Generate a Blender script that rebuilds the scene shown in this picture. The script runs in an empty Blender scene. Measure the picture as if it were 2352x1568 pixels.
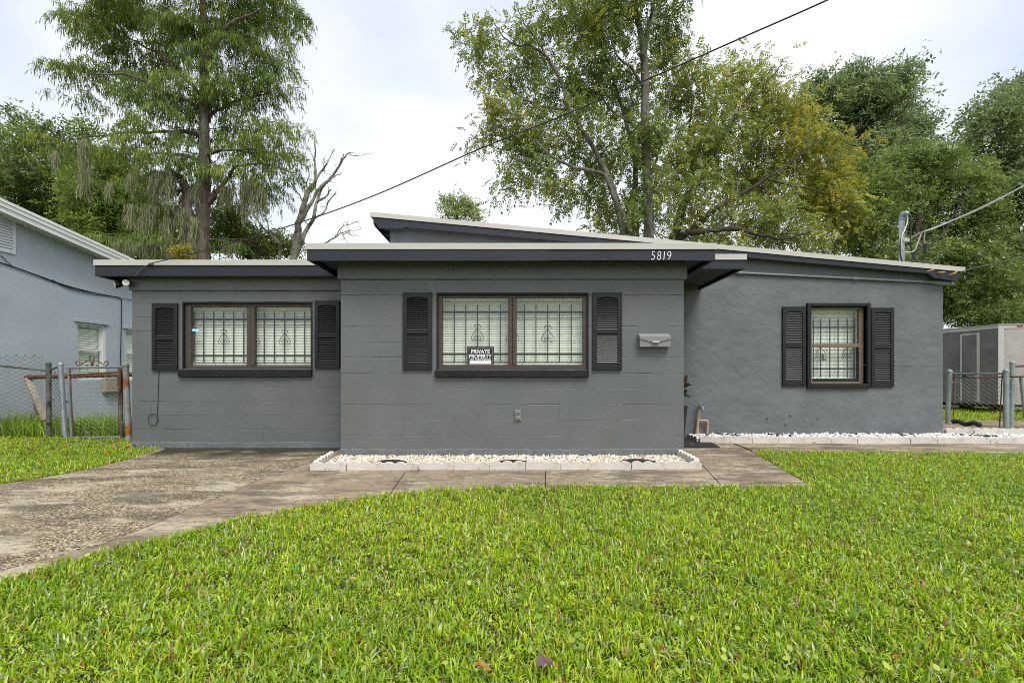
import bpy, bmesh, math, random
import numpy as np
from mathutils import Vector, Matrix, noise as mnoise

random.seed(7)
RNG = np.random.default_rng(11)
SC = bpy.context.scene
COL = SC.collection
PI = math.pi

# ------------------------------------------------------------------ camera
F, U0, V0, EYE = 1058.4, 1176.0, 866.3, 1.02        # survey scale: focal length and horizon of a 2352 px wide print
cam_d = bpy.data.cameras.new('camera')
cam = bpy.data.objects.new('camera', cam_d)
COL.objects.link(cam)
cam.location = (0, 0, EYE)
cam.rotation_euler = (PI / 2, 0, 0)
cam_d.sensor_width = 36.0
cam_d.lens = 36.0 * F / 2352.0
cam_d.shift_y = (V0 - 784.0) / 2352.0
cam_d.clip_start = 0.05
cam_d.clip_end = 2000
SC.camera = cam

# ------------------------------------------------------------------ sky, sun, exposure
world = bpy.data.worlds.new('World')
SC.world = world
world.use_nodes = True
nt = world.node_tree
nt.nodes.clear()
SUN_EL, SUN_AZ = math.radians(58), math.radians(158)
w_out = nt.nodes.new('ShaderNodeOutputWorld')
w_bg = nt.nodes.new('ShaderNodeBackground')
w_bg.inputs['Strength'].default_value = 0.1
sky = nt.nodes.new('ShaderNodeTexSky')
sky.sky_type = 'NISHITA'
sky.sun_disc = False
sky.sun_elevation = SUN_EL
sky.sun_rotation = SUN_AZ
sky.air_density = 1.2
sky.dust_density = 2.0
tc = nt.nodes.new('ShaderNodeTexCoord')
mp = nt.nodes.new('ShaderNodeMapping')
mp.inputs['Scale'].default_value = (1.0, 1.0, 1.7)
mp.inputs['Location'].default_value = (0.0, 0.0, 0.0)
n1 = nt.nodes.new('ShaderNodeTexNoise')
n1.inputs['Scale'].default_value = 1.35
n1.inputs['Detail'].default_value = 4
n1.inputs['Roughness'].default_value = 0.45
n2 = nt.nodes.new('ShaderNodeTexNoise')
n2.inputs['Scale'].default_value = 3.2
n2.inputs['Detail'].default_value = 5
n2.inputs['Roughness'].default_value = 0.5
r1 = nt.nodes.new('ShaderNodeValToRGB')          # how much cloud covers the blue
r1.color_ramp.elements[0].position = 0.34
r1.color_ramp.elements[0].color = (0.45, 0.45, 0.45, 1)
r1.color_ramp.elements[1].position = 0.52
r1.color_ramp.elements[1].color = (1, 1, 1, 1)
r2 = nt.nodes.new('ShaderNodeValToRGB')          # grey and white of the cloud sheet
r2.color_ramp.elements[0].position = 0.33
r2.color_ramp.elements[0].color = (0.435, 0.457, 0.492, 1)
r2.color_ramp.elements[1].position = 0.62
r2.color_ramp.elements[1].color = (0.487, 0.503, 0.528, 1)
cs = nt.nodes.new('ShaderNodeMixRGB')
cs.blend_type = 'MULTIPLY'
cs.inputs['Fac'].default_value = 1.0
cs.inputs['Color2'].default_value = (10.0, 10.0, 10.0, 1)
mx = nt.nodes.new('ShaderNodeMixRGB')
L = nt.links.new
L(tc.outputs['Generated'], mp.inputs['Vector'])
L(mp.outputs['Vector'], n1.inputs['Vector'])
L(mp.outputs['Vector'], n2.inputs['Vector'])
L(n1.outputs['Fac'], r1.inputs['Fac'])
L(n2.outputs['Fac'], r2.inputs['Fac'])
L(r2.outputs['Color'], cs.inputs['Color1'])
L(r1.outputs['Color'], mx.inputs['Fac'])
L(sky.outputs['Color'], mx.inputs['Color1'])
L(cs.outputs['Color'], mx.inputs['Color2'])
L(mx.outputs['Color'], w_bg.inputs['Color'])
L(w_bg.outputs['Background'], w_out.inputs['Surface'])

sun_d = bpy.data.lights.new('sun', 'SUN')
sun_d.energy = 1.5
sun_d.angle = math.radians(28)
sun_d.color = (1.0, 0.96, 0.9)
sun = bpy.data.objects.new('sun', sun_d)
COL.objects.link(sun)
sun.location = (-6, -10, 20)
# sun stands at compass rotation SUN_AZ of the sky: behind the camera, a little to the left
sdir = Vector((math.sin(SUN_AZ) * math.cos(SUN_EL), math.cos(SUN_AZ) * math.cos(SUN_EL), math.sin(SUN_EL)))
sun.rotation_euler = sdir.to_track_quat('Z', 'Y').to_euler()

vs = SC.view_settings
vs.view_transform = 'Standard'
vs.look = 'None'
vs.exposure = 1.14
vs.gamma = 1.0
vs.use_curve_mapping = False
SC.cycles.use_denoising = False
SC.cycles.filter_width = 0.95
SC.cycles.max_bounces = 6
SC.cycles.transparent_max_bounces = 12
SC.cycles.caustics_reflective = False
SC.cycles.caustics_refractive = False

# ------------------------------------------------------------------ helpers
def P(u, v, d):
    """place of a surveyed point (u, v on the 2352 px print) that stands d metres away"""
    return Vector(((u - U0) * d / F, d, EYE + (V0 - v) * d / F))
def WX(u, d): return (u - U0) * d / F
def WZ(v, d): return EYE + (V0 - v) * d / F
def G(u, v, z=0.0):
    d = (EYE - z) * F / (v - V0)
    return Vector(((u - U0) * d / F, d, z))

def srgb(r, g, b):
    f = lambda c: (c / 255 / 12.92) if c <= 10 else ((c / 255 + 0.055) / 1.055) ** 2.4
    return (f(r), f(g), f(b))

def mat(name, col, rough=0.7, var=0.12, vscale=2.0, bump=0.0, bscale=60.0, col2=None, c2scale=3.0, c2lo=0.55, c2hi=0.65,
        spec=0.4, metallic=0.0, bdist=0.01, stretch=None, c2detail=6, col3=None, c3scale=1.0, c3lo=0.5, c3hi=0.6):
    m = bpy.data.materials.new(name)
    m.use_nodes = True
    n = m.node_tree.nodes
    l = m.node_tree.links.new
    b = n['Principled BSDF']
    b.inputs['Roughness'].default_value = rough
    b.inputs['Specular IOR Level'].default_value = spec
    b.inputs['Metallic'].default_value = metallic
    t = n.new('ShaderNodeTexCoord')
    src = t.outputs['Object']
    if stretch:
        mpn = n.new('ShaderNodeMapping')
        mpn.inputs['Scale'].default_value = stretch
        l(src, mpn.inputs['Vector'])
        src = mpn.outputs['Vector']
    nz = n.new('ShaderNodeTexNoise')
    nz.inputs['Scale'].default_value = vscale
    nz.inputs['Detail'].default_value = 5
    l(src, nz.inputs['Vector'])
    rp = n.new('ShaderNodeValToRGB')
    rp.color_ramp.elements[0].position = 0.3
    rp.color_ramp.elements[1].position = 0.7
    rp.color_ramp.elements[0].color = tuple(max(0, c * (1 - var)) for c in col) + (1,)
    rp.color_ramp.elements[1].color = tuple(min(1, c * (1 + var)) for c in col) + (1,)
    l(nz.outputs['Fac'], rp.inputs['Fac'])
    out = rp.outputs['Color']
    for (cc, s_, lo, hi) in ((col2, c2scale, c2lo, c2hi), (col3, c3scale, c3lo, c3hi)):
        if cc is None:
            continue
        q = n.new('ShaderNodeTexNoise')
        q.inputs['Scale'].default_value = s_
        q.inputs['Detail'].default_value = c2detail
        q.inputs['Roughness'].default_value = 0.65
        l(src, q.inputs['Vector'])
        r = n.new('ShaderNodeMapRange')
        r.inputs['From Min'].default_value = lo
        r.inputs['From Max'].default_value = hi
        l(q.outputs['Fac'], r.inputs['Value'])
        mm = n.new('ShaderNodeMixRGB')
        mm.inputs['Color2'].default_value = tuple(cc) + (1,)
        l(r.outputs['Result'], mm.inputs['Fac'])
        l(out, mm.inputs['Color1'])
        out = mm.outputs['Color']
    l(out, b.inputs['Base Color'])
    if bump:
        bz = n.new('ShaderNodeTexNoise')
        bz.inputs['Scale'].default_value = bscale
        bz.inputs['Detail'].default_value = 4
        l(src, bz.inputs['Vector'])
        bp = n.new('ShaderNodeBump')
        bp.inputs['Strength'].default_value = bump
        bp.inputs['Distance'].default_value = bdist
        l(bz.outputs['Fac'], bp.inputs['Height'])
        l(bp.outputs['Normal'], b.inputs['Normal'])
    return m

def leaf_mat(name, rough=0.55, trans=0.35, spec=0.3):
    m = bpy.data.materials.new(name)
    m.use_nodes = True
    n = m.node_tree.nodes
    l = m.node_tree.links.new
    b = n['Principled BSDF']
    b.inputs['Roughness'].default_value = rough
    b.inputs['Specular IOR Level'].default_value = spec
    a = n.new('ShaderNodeAttribute')
    a.attribute_name = 'col'
    l(a.outputs['Color'], b.inputs['Base Color'])
    t = n.new('ShaderNodeBsdfTranslucent')
    l(a.outputs['Color'], t.inputs['Color'])
    mxs = n.new('ShaderNodeMixShader')
    mxs.inputs['Fac'].default_value = trans
    l(b.outputs['BSDF'], mxs.inputs[1])
    l(t.outputs['BSDF'], mxs.inputs[2])
    l(mxs.outputs['Shader'], n['Material Output'].inputs['Surface'])
    return m

ORG = {}
def empty(name, loc, label=None, cat=None, group=None):
    o = bpy.data.objects.new(name, None)
    COL.objects.link(o)
    o.location = loc
    o.empty_display_size = 0.1
    ORG[o.name] = Vector(loc)
    tag(o, label, cat, group)
    return o

def tag(o, label=None, cat=None, group=None, kind=None):
    if label: o['label'] = label
    if cat: o['category'] = cat
    if group: o['group'] = group
    if kind: o['kind'] = kind
    return o

def org(o):
    return ORG.get(o.name, Vector((0, 0, 0))) if o else Vector((0, 0, 0))

class MB:
    """collects shapes given in world metres and links them as ONE mesh object"""
    def __init__(s):
        s.v, s.f, s.mi = [], [], []
        s.cur = 0
    def add(s, vs_, fs):
        b = len(s.v)
        s.v += [tuple(q) for q in vs_]
        s.f += [tuple(b + i for i in f) for f in fs]
        s.mi += [s.cur] * len(fs)
        return s
    def box(s, x0, x1, y0, y1, z0, z1, M=None):
        vs_ = [Vector((x, y, z)) for z in (z0, z1) for y in (y0, y1) for x in (x0, x1)]
        if M is not None: vs_ = [M @ q for q in vs_]
        return s.add(vs_, [(0, 2, 3, 1), (4, 5, 7, 6), (0, 1, 5, 4), (2, 6, 7, 3), (0, 4, 6, 2), (1, 3, 7, 5)])
    def bbox(s, x0, x1, y0, y1, z0, z1, b=0.004, M=None):
        """box with chamfered edges"""
        bm = bmesh.new()
        bmesh.ops.create_cube(bm, size=1.0)
        for q in bm.verts:
            q.co = Vector(((x0 + x1) / 2 + q.co.x * (x1 - x0), (y0 + y1) / 2 + q.co.y * (y1 - y0), (z0 + z1) / 2 + q.co.z * (z1 - z0)))
        bmesh.ops.bevel(bm, geom=list(bm.edges), offset=b, segments=1, affect='EDGES')
        bm.verts.index_update()
        vs_ = [q.co.copy() for q in bm.verts]
        if M is not None: vs_ = [M @ q for q in vs_]
        fs = [[q.index for q in f.verts] for f in bm.faces]
        bm.free()
        return s.add(vs_, fs)
    def tube(s, pts, r, n=8, cap=True):
        pts = [Vector(p) for p in pts]
        k = len(pts)
        rr = r if isinstance(r, (list, tuple)) else [r] * k
        vs_, fs = [], []
        up = Vector((0, 0, 1))
        prev = None
        for i in range(k):
            t = (pts[min(i + 1, k - 1)] - pts[max(i - 1, 0)])
            if t.length < 1e-9: t = Vector((0, 0, 1))
            t.normalize()
            if prev is None:
                a = t.cross(up)
                if a.length < 0.05: a = t.cross(Vector((1, 0, 0)))
            else:
                a = prev - t * prev.dot(t)
                if a.length < 1e-6: a = t.cross(up)
            a.normalize()
            prev = a
            c = t.cross(a)
            for j in range(n):
                w = 2 * PI * j / n
                vs_.append(pts[i] + (a * math.cos(w) + c * math.sin(w)) * rr[i])
        for i in range(k - 1):
            for j in range(n):
                fs.append((i * n + j, i * n + (j + 1) % n, (i + 1) * n + (j + 1) % n, (i + 1) * n + j))
        if cap:
            fs.append(tuple(range(n))[::-1])
            fs.append(tuple((k - 1) * n + j for j in range(n)))
        return s.add(vs_, fs)
    def prism(s, poly, ext):
        """polygon (list of 3D points) swept by vector ext"""
        n = len(poly)
        a = [Vector(p) for p in poly]
        e = Vector(ext)
        fs = [tuple(range(n))[::-1], tuple(range(n, 2 * n))]
        fs += [(i, (i + 1) % n, n + (i + 1) % n, n + i) for i in range(n)]
        return s.add(a + [p + e for p in a], fs)
    def lathe(s, c, prof, n=14):
        vs_, fs = [], []
        for (r, z) in prof:
            for j in range(n):
                w = 2 * PI * j / n
                vs_.append((c[0] + r * math.cos(w), c[1] + r * math.sin(w), c[2] + z))
        for i in range(len(prof) - 1):
            for j in range(n):
                fs.append((i * n + j, i * n + (j + 1) % n, (i + 1) * n + (j + 1) % n, (i + 1) * n + j))
        fs.append(tuple(range(n))[::-1])
        fs.append(tuple((len(prof) - 1) * n + j for j in range(n)))
        return s.add(vs_, fs)
    def build(s, name, material, parent=None, origin=None, smooth=False, recalc=True):
        """origin: world place of the object's own origin (default: that of its parent)"""
        po = org(parent)
        o0 = Vector(origin) if origin is not None else po
        me = bpy.data.meshes.new(name)
        me.from_pydata([(q[0] - o0.x, q[1] - o0.y, q[2] - o0.z) for q in s.v], [], s.f)
        for m_ in (material if isinstance(material, (list, tuple)) else [material]):
            me.materials.append(m_)
        if any(s.mi):
            me.polygons.foreach_set('material_index', s.mi)
        if recalc:
            bm = bmesh.new()
            bm.from_mesh(me)
            bmesh.ops.recalc_face_normals(bm, faces=bm.faces)
            bm.to_mesh(me)
            bm.free()
        if smooth:
            me.polygons.foreach_set('use_smooth', [True] * len(me.polygons))
        me.update()
        o = bpy.data.objects.new(name, me)
        COL.objects.link(o)
        if parent is not None:
            o.parent = parent
        o.location = o0 - po
        ORG[o.name] = o0
        return o

def dup(src, parent, world):
    """copy of one mesh object, mesh data shared, standing at another place"""
    c = src.copy()
    COL.objects.link(c)
    c.parent = parent
    c.location = Vector(world) - org(parent)
    ORG[c.name] = Vector(world)
    return c

def dup_tree(src, world):
    c = src.copy()
    COL.objects.link(c)
    c.location = world
    ORG[c.name] = Vector(world)
    for ch in src.children:
        k = ch.copy()
        COL.objects.link(k)
        k.parent = c
        for g in ch.children:
            q = g.copy()
            COL.objects.link(q)
            q.parent = k
    return c

def np_mesh(name, verts, faces, material, parent=None, cols=None, smooth=False):
    """verts (N,3) world metres, faces (M,k) of one size, cols (N,3) colour of each point's own pigment"""
    po = org(parent)
    me = bpy.data.meshes.new(name)
    verts = np.asarray(verts, dtype=np.float32) - np.array(po, dtype=np.float32)
    faces = np.asarray(faces, dtype=np.int32)
    k = faces.shape[1]
    me.vertices.add(len(verts))
    me.vertices.foreach_set('co', verts.ravel())
    me.loops.add(faces.size)
    me.loops.foreach_set('vertex_index', faces.ravel())
    me.polygons.add(len(faces))
    me.polygons.foreach_set('loop_start', np.arange(0, faces.size, k, dtype=np.int32))
    if cols is not None:
        a = me.attributes.new('col', 'FLOAT_COLOR', 'POINT')
        c4 = np.ones((len(verts), 4), dtype=np.float32)
        c4[:, :3] = np.clip(cols, 0, 1)
        a.data.foreach_set('color', c4.ravel())
    me.materials.append(material)
    if smooth:
        me.polygons.foreach_set('use_smooth', np.ones(len(faces), dtype=bool))
    me.update(calc_edges=True)
    me.validate()
    o = bpy.data.objects.new(name, me)
    COL.objects.link(o)
    if parent is not None: o.parent = parent
    ORG[o.name] = po
    return o

def smooth_path(pts, n=6):
    """Catmull-Rom through points (tuples of any length)"""
    a = np.array(pts, dtype=float)
    if len(a) < 3:
        return a
    e = np.vstack([2 * a[0] - a[1], a, 2 * a[-1] - a[-2]])
    out = []
    for i in range(1, len(e) - 2):
        for t in np.linspace(0, 1, n, endpoint=False):
            p0, p1, p2, p3 = e[i - 1], e[i], e[i + 1], e[i + 2]
            out.append(0.5 * ((2 * p1) + (p2 - p0) * t + (2 * p0 - 5 * p1 + 4 * p2 - p3) * t * t + (3 * p1 - p0 - 3 * p2 + p3) * t ** 3))
    out.append(a[-1])
    return np.array(out)

def text_mesh(body, size, name, material, parent, pos, extrude=0.001, width=None, height=None, align='CENTER', shear=0.0, offset=0.0):
    cu = bpy.data.curves.new(name, 'FONT')
    cu.body = body
    cu.size = size
    cu.extrude = extrude
    cu.offset = offset
    cu.align_x = align
    cu.shear = shear
    to = bpy.data.objects.new('tmp_text', cu)
    COL.objects.link(to)
    dg = bpy.context.evaluated_depsgraph_get()
    me = bpy.data.meshes.new_from_object(to.evaluated_get(dg))
    bpy.data.objects.remove(to)
    me.name = name
    co = np.empty(len(me.vertices) * 3)
    me.vertices.foreach_get('co', co)
    co = co.reshape(-1, 3)
    w = co[:, 0].max() - co[:, 0].min()
    h = co[:, 1].max() - co[:, 1].min()
    sx = (width / w) if width else 1
    sy = (height / h) if height else sx
    cx = (co[:, 0].max() + co[:, 0].min()) / 2
    cy = (co[:, 1].max() + co[:, 1].min()) / 2
    out = np.stack([(co[:, 0] - cx) * sx, -co[:, 2], (co[:, 1] - cy) * sy], 1)
    me.vertices.foreach_set('co', out.ravel())
    me.materials.clear()
    me.materials.append(material)
    me.update()
    o = bpy.data.objects.new(name, me)
    COL.objects.link(o)
    o.parent = parent
    o.location = Vector(pos) - org(parent)
    ORG[o.name] = Vector(pos)
    return o

def in_poly(x, y, poly):
    c = np.zeros(len(x), dtype=bool)
    n = len(poly)
    for i in range(n):
        x1, y1 = poly[i][0], poly[i][1]
        x2, y2 = poly[(i + 1) % n][0], poly[(i + 1) % n][1]
        if y1 == y2: continue
        hit = ((y1 > y) != (y2 > y)) & (x < (x2 - x1) * (y - y1) / (y2 - y1) + x1)
        c ^= hit
    return c
# ------------------------------------------------------------------ materials
M = {}
M['wall'] = mat('grey_block_paint', (0.128, 0.138, 0.141), rough=0.42, var=0.09, vscale=1.6, col2=(0.137, 0.134, 0.127), c2scale=1.3, c2lo=0.52, c2hi=0.72, col3=(0.112, 0.123, 0.128), c3scale=2.4, c3lo=0.55, c3hi=0.75, bump=0.35, bscale=55, bdist=0.006, spec=0.45)
M['stucco'] = mat('grey_stucco_paint', (0.138, 0.149, 0.156), rough=0.6, var=0.12, vscale=2.2, bump=0.55, bscale=7, bdist=0.03,
                  col2=(0.15, 0.16, 0.165), c2scale=1.1, c2lo=0.52, c2hi=0.75)
M['trim'] = mat('charcoal_trim_paint', (0.020, 0.0235, 0.032), rough=0.5, var=0.15, vscale=5, bump=0.25, bscale=30, stretch=(0.3, 1, 2))
M['black'] = mat('black_sill_paint', (0.008, 0.008, 0.009), rough=0.65, var=0.25, vscale=8, bump=0.5, bscale=40, bdist=0.006)
M['shutter'] = mat('black_shutter_plastic', (0.0055, 0.0055, 0.007), rough=0.5, var=0.12, vscale=6, spec=0.5)
M['white_metal'] = mat('white_drip_edge', (0.50, 0.49, 0.445), rough=0.55, var=0.05, vscale=4, col2=(0.50, 0.43, 0.28), c2scale=2.5, c2lo=0.6, c2hi=0.85, stretch=(0.6, 1, 3))
M['soffit'] = mat('soffit_paint', (0.045, 0.048, 0.052), rough=0.7, var=0.15)
M['roofing'] = mat('rolled_roofing', (0.42, 0.40, 0.37), rough=0.95, var=0.2, vscale=20)
M['bronze'] = mat('bronze_window_frame', (0.080, 0.065, 0.052), rough=0.5, var=0.10, vscale=6, metallic=0.25)
M['bronze_lt'] = mat('faded_bronze_frame', (0.20, 0.145, 0.10), rough=0.5, var=0.15, vscale=9, metallic=0.2)
M['bar'] = mat('security_bar_paint', (0.010, 0.013, 0.013), rough=0.45, var=0.1)
M['blind'] = mat('pale_blind_vinyl', (0.90, 0.91, 0.85), rough=0.5, var=0.03)
M['reveal'] = mat('window_inner_board', (0.74, 0.77, 0.70), rough=0.6, var=0.04)
M['louver'] = mat('black_louver_plastic', (0.009, 0.009, 0.011), rough=0.34, var=0.1, vscale=6, spec=0.9)
M['conduit'] = mat('painted_conduit', (0.235, 0.245, 0.25), rough=0.38, var=0.06)
M['white'] = mat('white_paint', (0.80, 0.80, 0.78), rough=0.5, var=0.04)
M['digit'] = mat('white_digit_paint', (0.82, 0.82, 0.82), rough=0.4, var=0.02)
M['edging'] = mat('white_edging_paint', (0.57, 0.545, 0.49), rough=0.8, var=0.06, vscale=9, bump=0.4, bscale=60,
                  col2=(0.42, 0.33, 0.23), c2scale=4.5, c2lo=0.60, c2hi=0.80)
M['mailbox'] = mat('mailbox_grey_enamel', (0.215, 0.222, 0.222), rough=0.38, var=0.05, spec=0.5)
M['galv'] = mat('galvanised_steel', (0.25, 0.28, 0.30), rough=0.45, var=0.22, vscale=7, metallic=0.45, col2=(0.20, 0.10, 0.05), c2scale=6, c2lo=0.62, c2hi=0.75)
M['galv_green'] = mat('weathered_green_steel', (0.25, 0.295, 0.285), rough=0.55, var=0.22, vscale=6, metallic=0.25, col2=(0.55, 0.56, 0.52), c2scale=5, c2lo=0.62, c2hi=0.72)
M['galv_dark'] = mat('weathered_dark_steel', (0.11, 0.11, 0.105), rough=0.7, var=0.35, vscale=8, metallic=0.2, col2=(0.17, 0.10, 0.055), c2scale=7, c2lo=0.55, c2hi=0.7)
M['rust'] = mat('rusted_steel', (0.125, 0.060, 0.034), rough=0.85, var=0.4, vscale=9, bump=0.4, bscale=60, col2=(0.09, 0.045, 0.028), c2scale=7)
M['rust_pale'] = mat('rusting_pale_steel', (0.26, 0.27, 0.265), rough=0.7, var=0.2, vscale=6, col2=(0.28, 0.095, 0.022), c2scale=3.6, c2lo=0.50, c2hi=0.58, col3=(0.55, 0.50, 0.38), c3scale=5.1, c3lo=0.60, c3hi=0.66)
M['beige'] = mat('beige_flaking_paint', (0.33, 0.295, 0.235), rough=0.8, var=0.15, vscale=8, col2=(0.20, 0.11, 0.06), c2scale=6, c2lo=0.58, c2hi=0.7)
M['wire_dark'] = mat('rusty_fence_wire', (0.060, 0.046, 0.036), rough=0.75, var=0.3, vscale=10)
M['wire_lt'] = mat('grey_fence_wire', (0.34, 0.35, 0.34), rough=0.55, var=0.2, vscale=10, metallic=0.3)
M['cable'] = mat('black_cable_jacket', (0.016, 0.016, 0.018), rough=0.5, var=0.1)
M['cable_lt'] = mat('bare_aluminium_cable', (0.46, 0.45, 0.43), rough=0.45, var=0.1, metallic=0.4)
M['mastpipe'] = mat('grey_mast_pipe', (0.40, 0.43, 0.45), rough=0.5, var=0.08, metallic=0.3)
M['rubber'] = mat('black_rubber', (0.022, 0.023, 0.025), rough=0.8, var=0.2, vscale=30, bump=0.6, bscale=160, bdist=0.003)
M['pad'] = mat('black_landscape_pad', (0.020, 0.021, 0.024), rough=0.75, var=0.2, vscale=20)
M['green_plastic'] = mat('green_plastic', (0.01, 0.14, 0.035), rough=0.4, var=0.1)
M['planter'] = mat('black_planter', (0.015, 0.015, 0.016), rough=0.5, var=0.1)
M['pvc'] = mat('weathered_tan_pipe', (0.46, 0.33, 0.20), rough=0.7, var=0.2, vscale=8, col2=(0.16, 0.09, 0.05), c2scale=8)
M['woodstub'] = mat('raw_wood', (0.52, 0.33, 0.15), rough=0.8, var=0.2, vscale=12)
M['nb_wall'] = mat('pale_blue_grey_stucco', (0.415, 0.465, 0.515), rough=0.75, var=0.07, vscale=1.2, bump=0.35, bscale=30, bdist=0.01, col2=(0.34, 0.39, 0.435), c2scale=0.9, c2lo=0.55, c2hi=0.75)
M['nb_white'] = mat('cream_white_trim', (0.72, 0.74, 0.70), rough=0.5, var=0.05)
M['nb_vent'] = mat('white_gable_vent', (0.66, 0.70, 0.72), rough=0.5, var=0.05)
M['tr_dark'] = mat('dull_dark_aluminium', (0.165, 0.165, 0.16), rough=0.55, var=0.18, vscale=3, metallic=0.25, col2=(0.30, 0.30, 0.29), c2scale=5, c2lo=0.64, c2hi=0.75)
M['tr_lt'] = mat('pale_aluminium_sheet', (0.40, 0.385, 0.355), rough=0.5, var=0.08, vscale=3, metallic=0.2, bump=0.3, bscale=3, bdist=0.05)
M['tr_edge'] = mat('aluminium_edge_trim', (0.50, 0.49, 0.46), rough=0.45, var=0.1, metallic=0.3)
M['red_lens'] = mat('red_marker_lens', (0.28, 0.04, 0.02), rough=0.3, var=0.05)
M['tyre'] = mat('tyre_rubber', (0.018, 0.018, 0.018), rough=0.9, var=0.1)
M['bark_cypress'] = mat('red_brown_bark', (0.110, 0.080, 0.062), rough=0.95, var=0.35, vscale=7, bump=1.0, bscale=14, bdist=0.05, stretch=(1.6, 1.6, 0.22), col2=(0.21, 0.19, 0.165), c2scale=3, c2lo=0.5, c2hi=0.62)
M['bark_pecan'] = mat('grey_scaly_bark', (0.15, 0.14, 0.118), rough=0.95, var=0.35, vscale=6, bump=1.0, bscale=16, bdist=0.04, stretch=(1.3, 1.3, 0.4), col2=(0.055, 0.052, 0.040), c2scale=2.2, c2lo=0.5, c2hi=0.62)
M['bark_dark'] = mat('dark_bark', (0.060, 0.050, 0.040), rough=0.95, var=0.3, vscale=6, bump=0.8, bscale=16, bdist=0.04)
M['bark_dead'] = mat('lichen_grey_dead_wood', (0.285, 0.28, 0.205), rough=0.95, var=0.3, vscale=6, bump=0.8, bscale=20, bdist=0.03, col2=(0.085, 0.080, 0.062), c2scale=3, c2lo=0.5, c2hi=0.62)
M['leaf'] = leaf_mat('leaf_blades', rough=0.45, trans=0.45, spec=0.45)
M['needle'] = leaf_mat('conifer_sprays', rough=0.7, trans=0.3, spec=0.15)
M['grass'] = leaf_mat('grass_blades', rough=0.42, trans=0.34, spec=0.42)
M['moss'] = leaf_mat('hanging_moss', rough=0.9, trans=0.3, spec=0.05)
M['dryleaf'] = leaf_mat('dry_leaves', rough=0.7, trans=0.2, spec=0.2)
M['soil'] = mat('lawn_soil', (0.060, 0.055, 0.022), rough=1.0, var=0.35, vscale=9, bump=0.6, bscale=40, col2=(0.06, 0.085, 0.018), c2scale=5, c2lo=0.4, c2hi=0.6)
M['edge_soil'] = mat('bare_edge_soil', (0.085, 0.048, 0.028), rough=1.0, var=0.35, vscale=14, bump=0.8, bscale=50)

def glass_mat():
    m = bpy.data.materials.new('window_glass')
    m.use_nodes = True
    n = m.node_tree.nodes
    l = m.node_tree.links.new
    n.remove(n['Principled BSDF'])
    t = n.new('ShaderNodeBsdfTransparent')
    t.inputs['Color'].default_value = (0.965, 0.985, 0.96, 1)
    g = n.new('ShaderNodeBsdfGlossy')
    g.inputs['Roughness'].default_value = 0.02
    lw = n.new('ShaderNodeLayerWeight')
    lw.inputs['Blend'].default_value = 0.5
    pw = n.new('ShaderNodeMath')
    pw.operation = 'POWER'
    pw.inputs[1].default_value = 4.0
    l(lw.outputs['Facing'], pw.inputs[0])
    fr = n.new('ShaderNodeMath')
    fr.operation = 'MULTIPLY_ADD'
    fr.inputs[1].default_value = 0.5
    fr.inputs[2].default_value = 0.028
    l(pw.outputs[0], fr.inputs[0])
    nz = n.new('ShaderNodeTexNoise')
    nz.inputs['Scale'].default_value = 1.3
    tcg = n.new('ShaderNodeTexCoord')
    bp = n.new('ShaderNodeBump')
    bp.inputs['Strength'].default_value = 0.05
    bp.inputs['Distance'].default_value = 0.03
    l(tcg.outputs['Object'], nz.inputs['Vector'])
    l(nz.outputs['Fac'], bp.inputs['Height'])
    l(bp.outputs['Normal'], g.inputs['Normal'])
    x = n.new('ShaderNodeMixShader')
    l(fr.outputs[0], x.inputs['Fac'])
    l(t.outputs['BSDF'], x.inputs[1])
    l(g.outputs['BSDF'], x.inputs[2])
    l(x.outputs['Shader'], n['Material Output'].inputs['Surface'])
    return m
M['glass'] = glass_mat()

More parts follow.
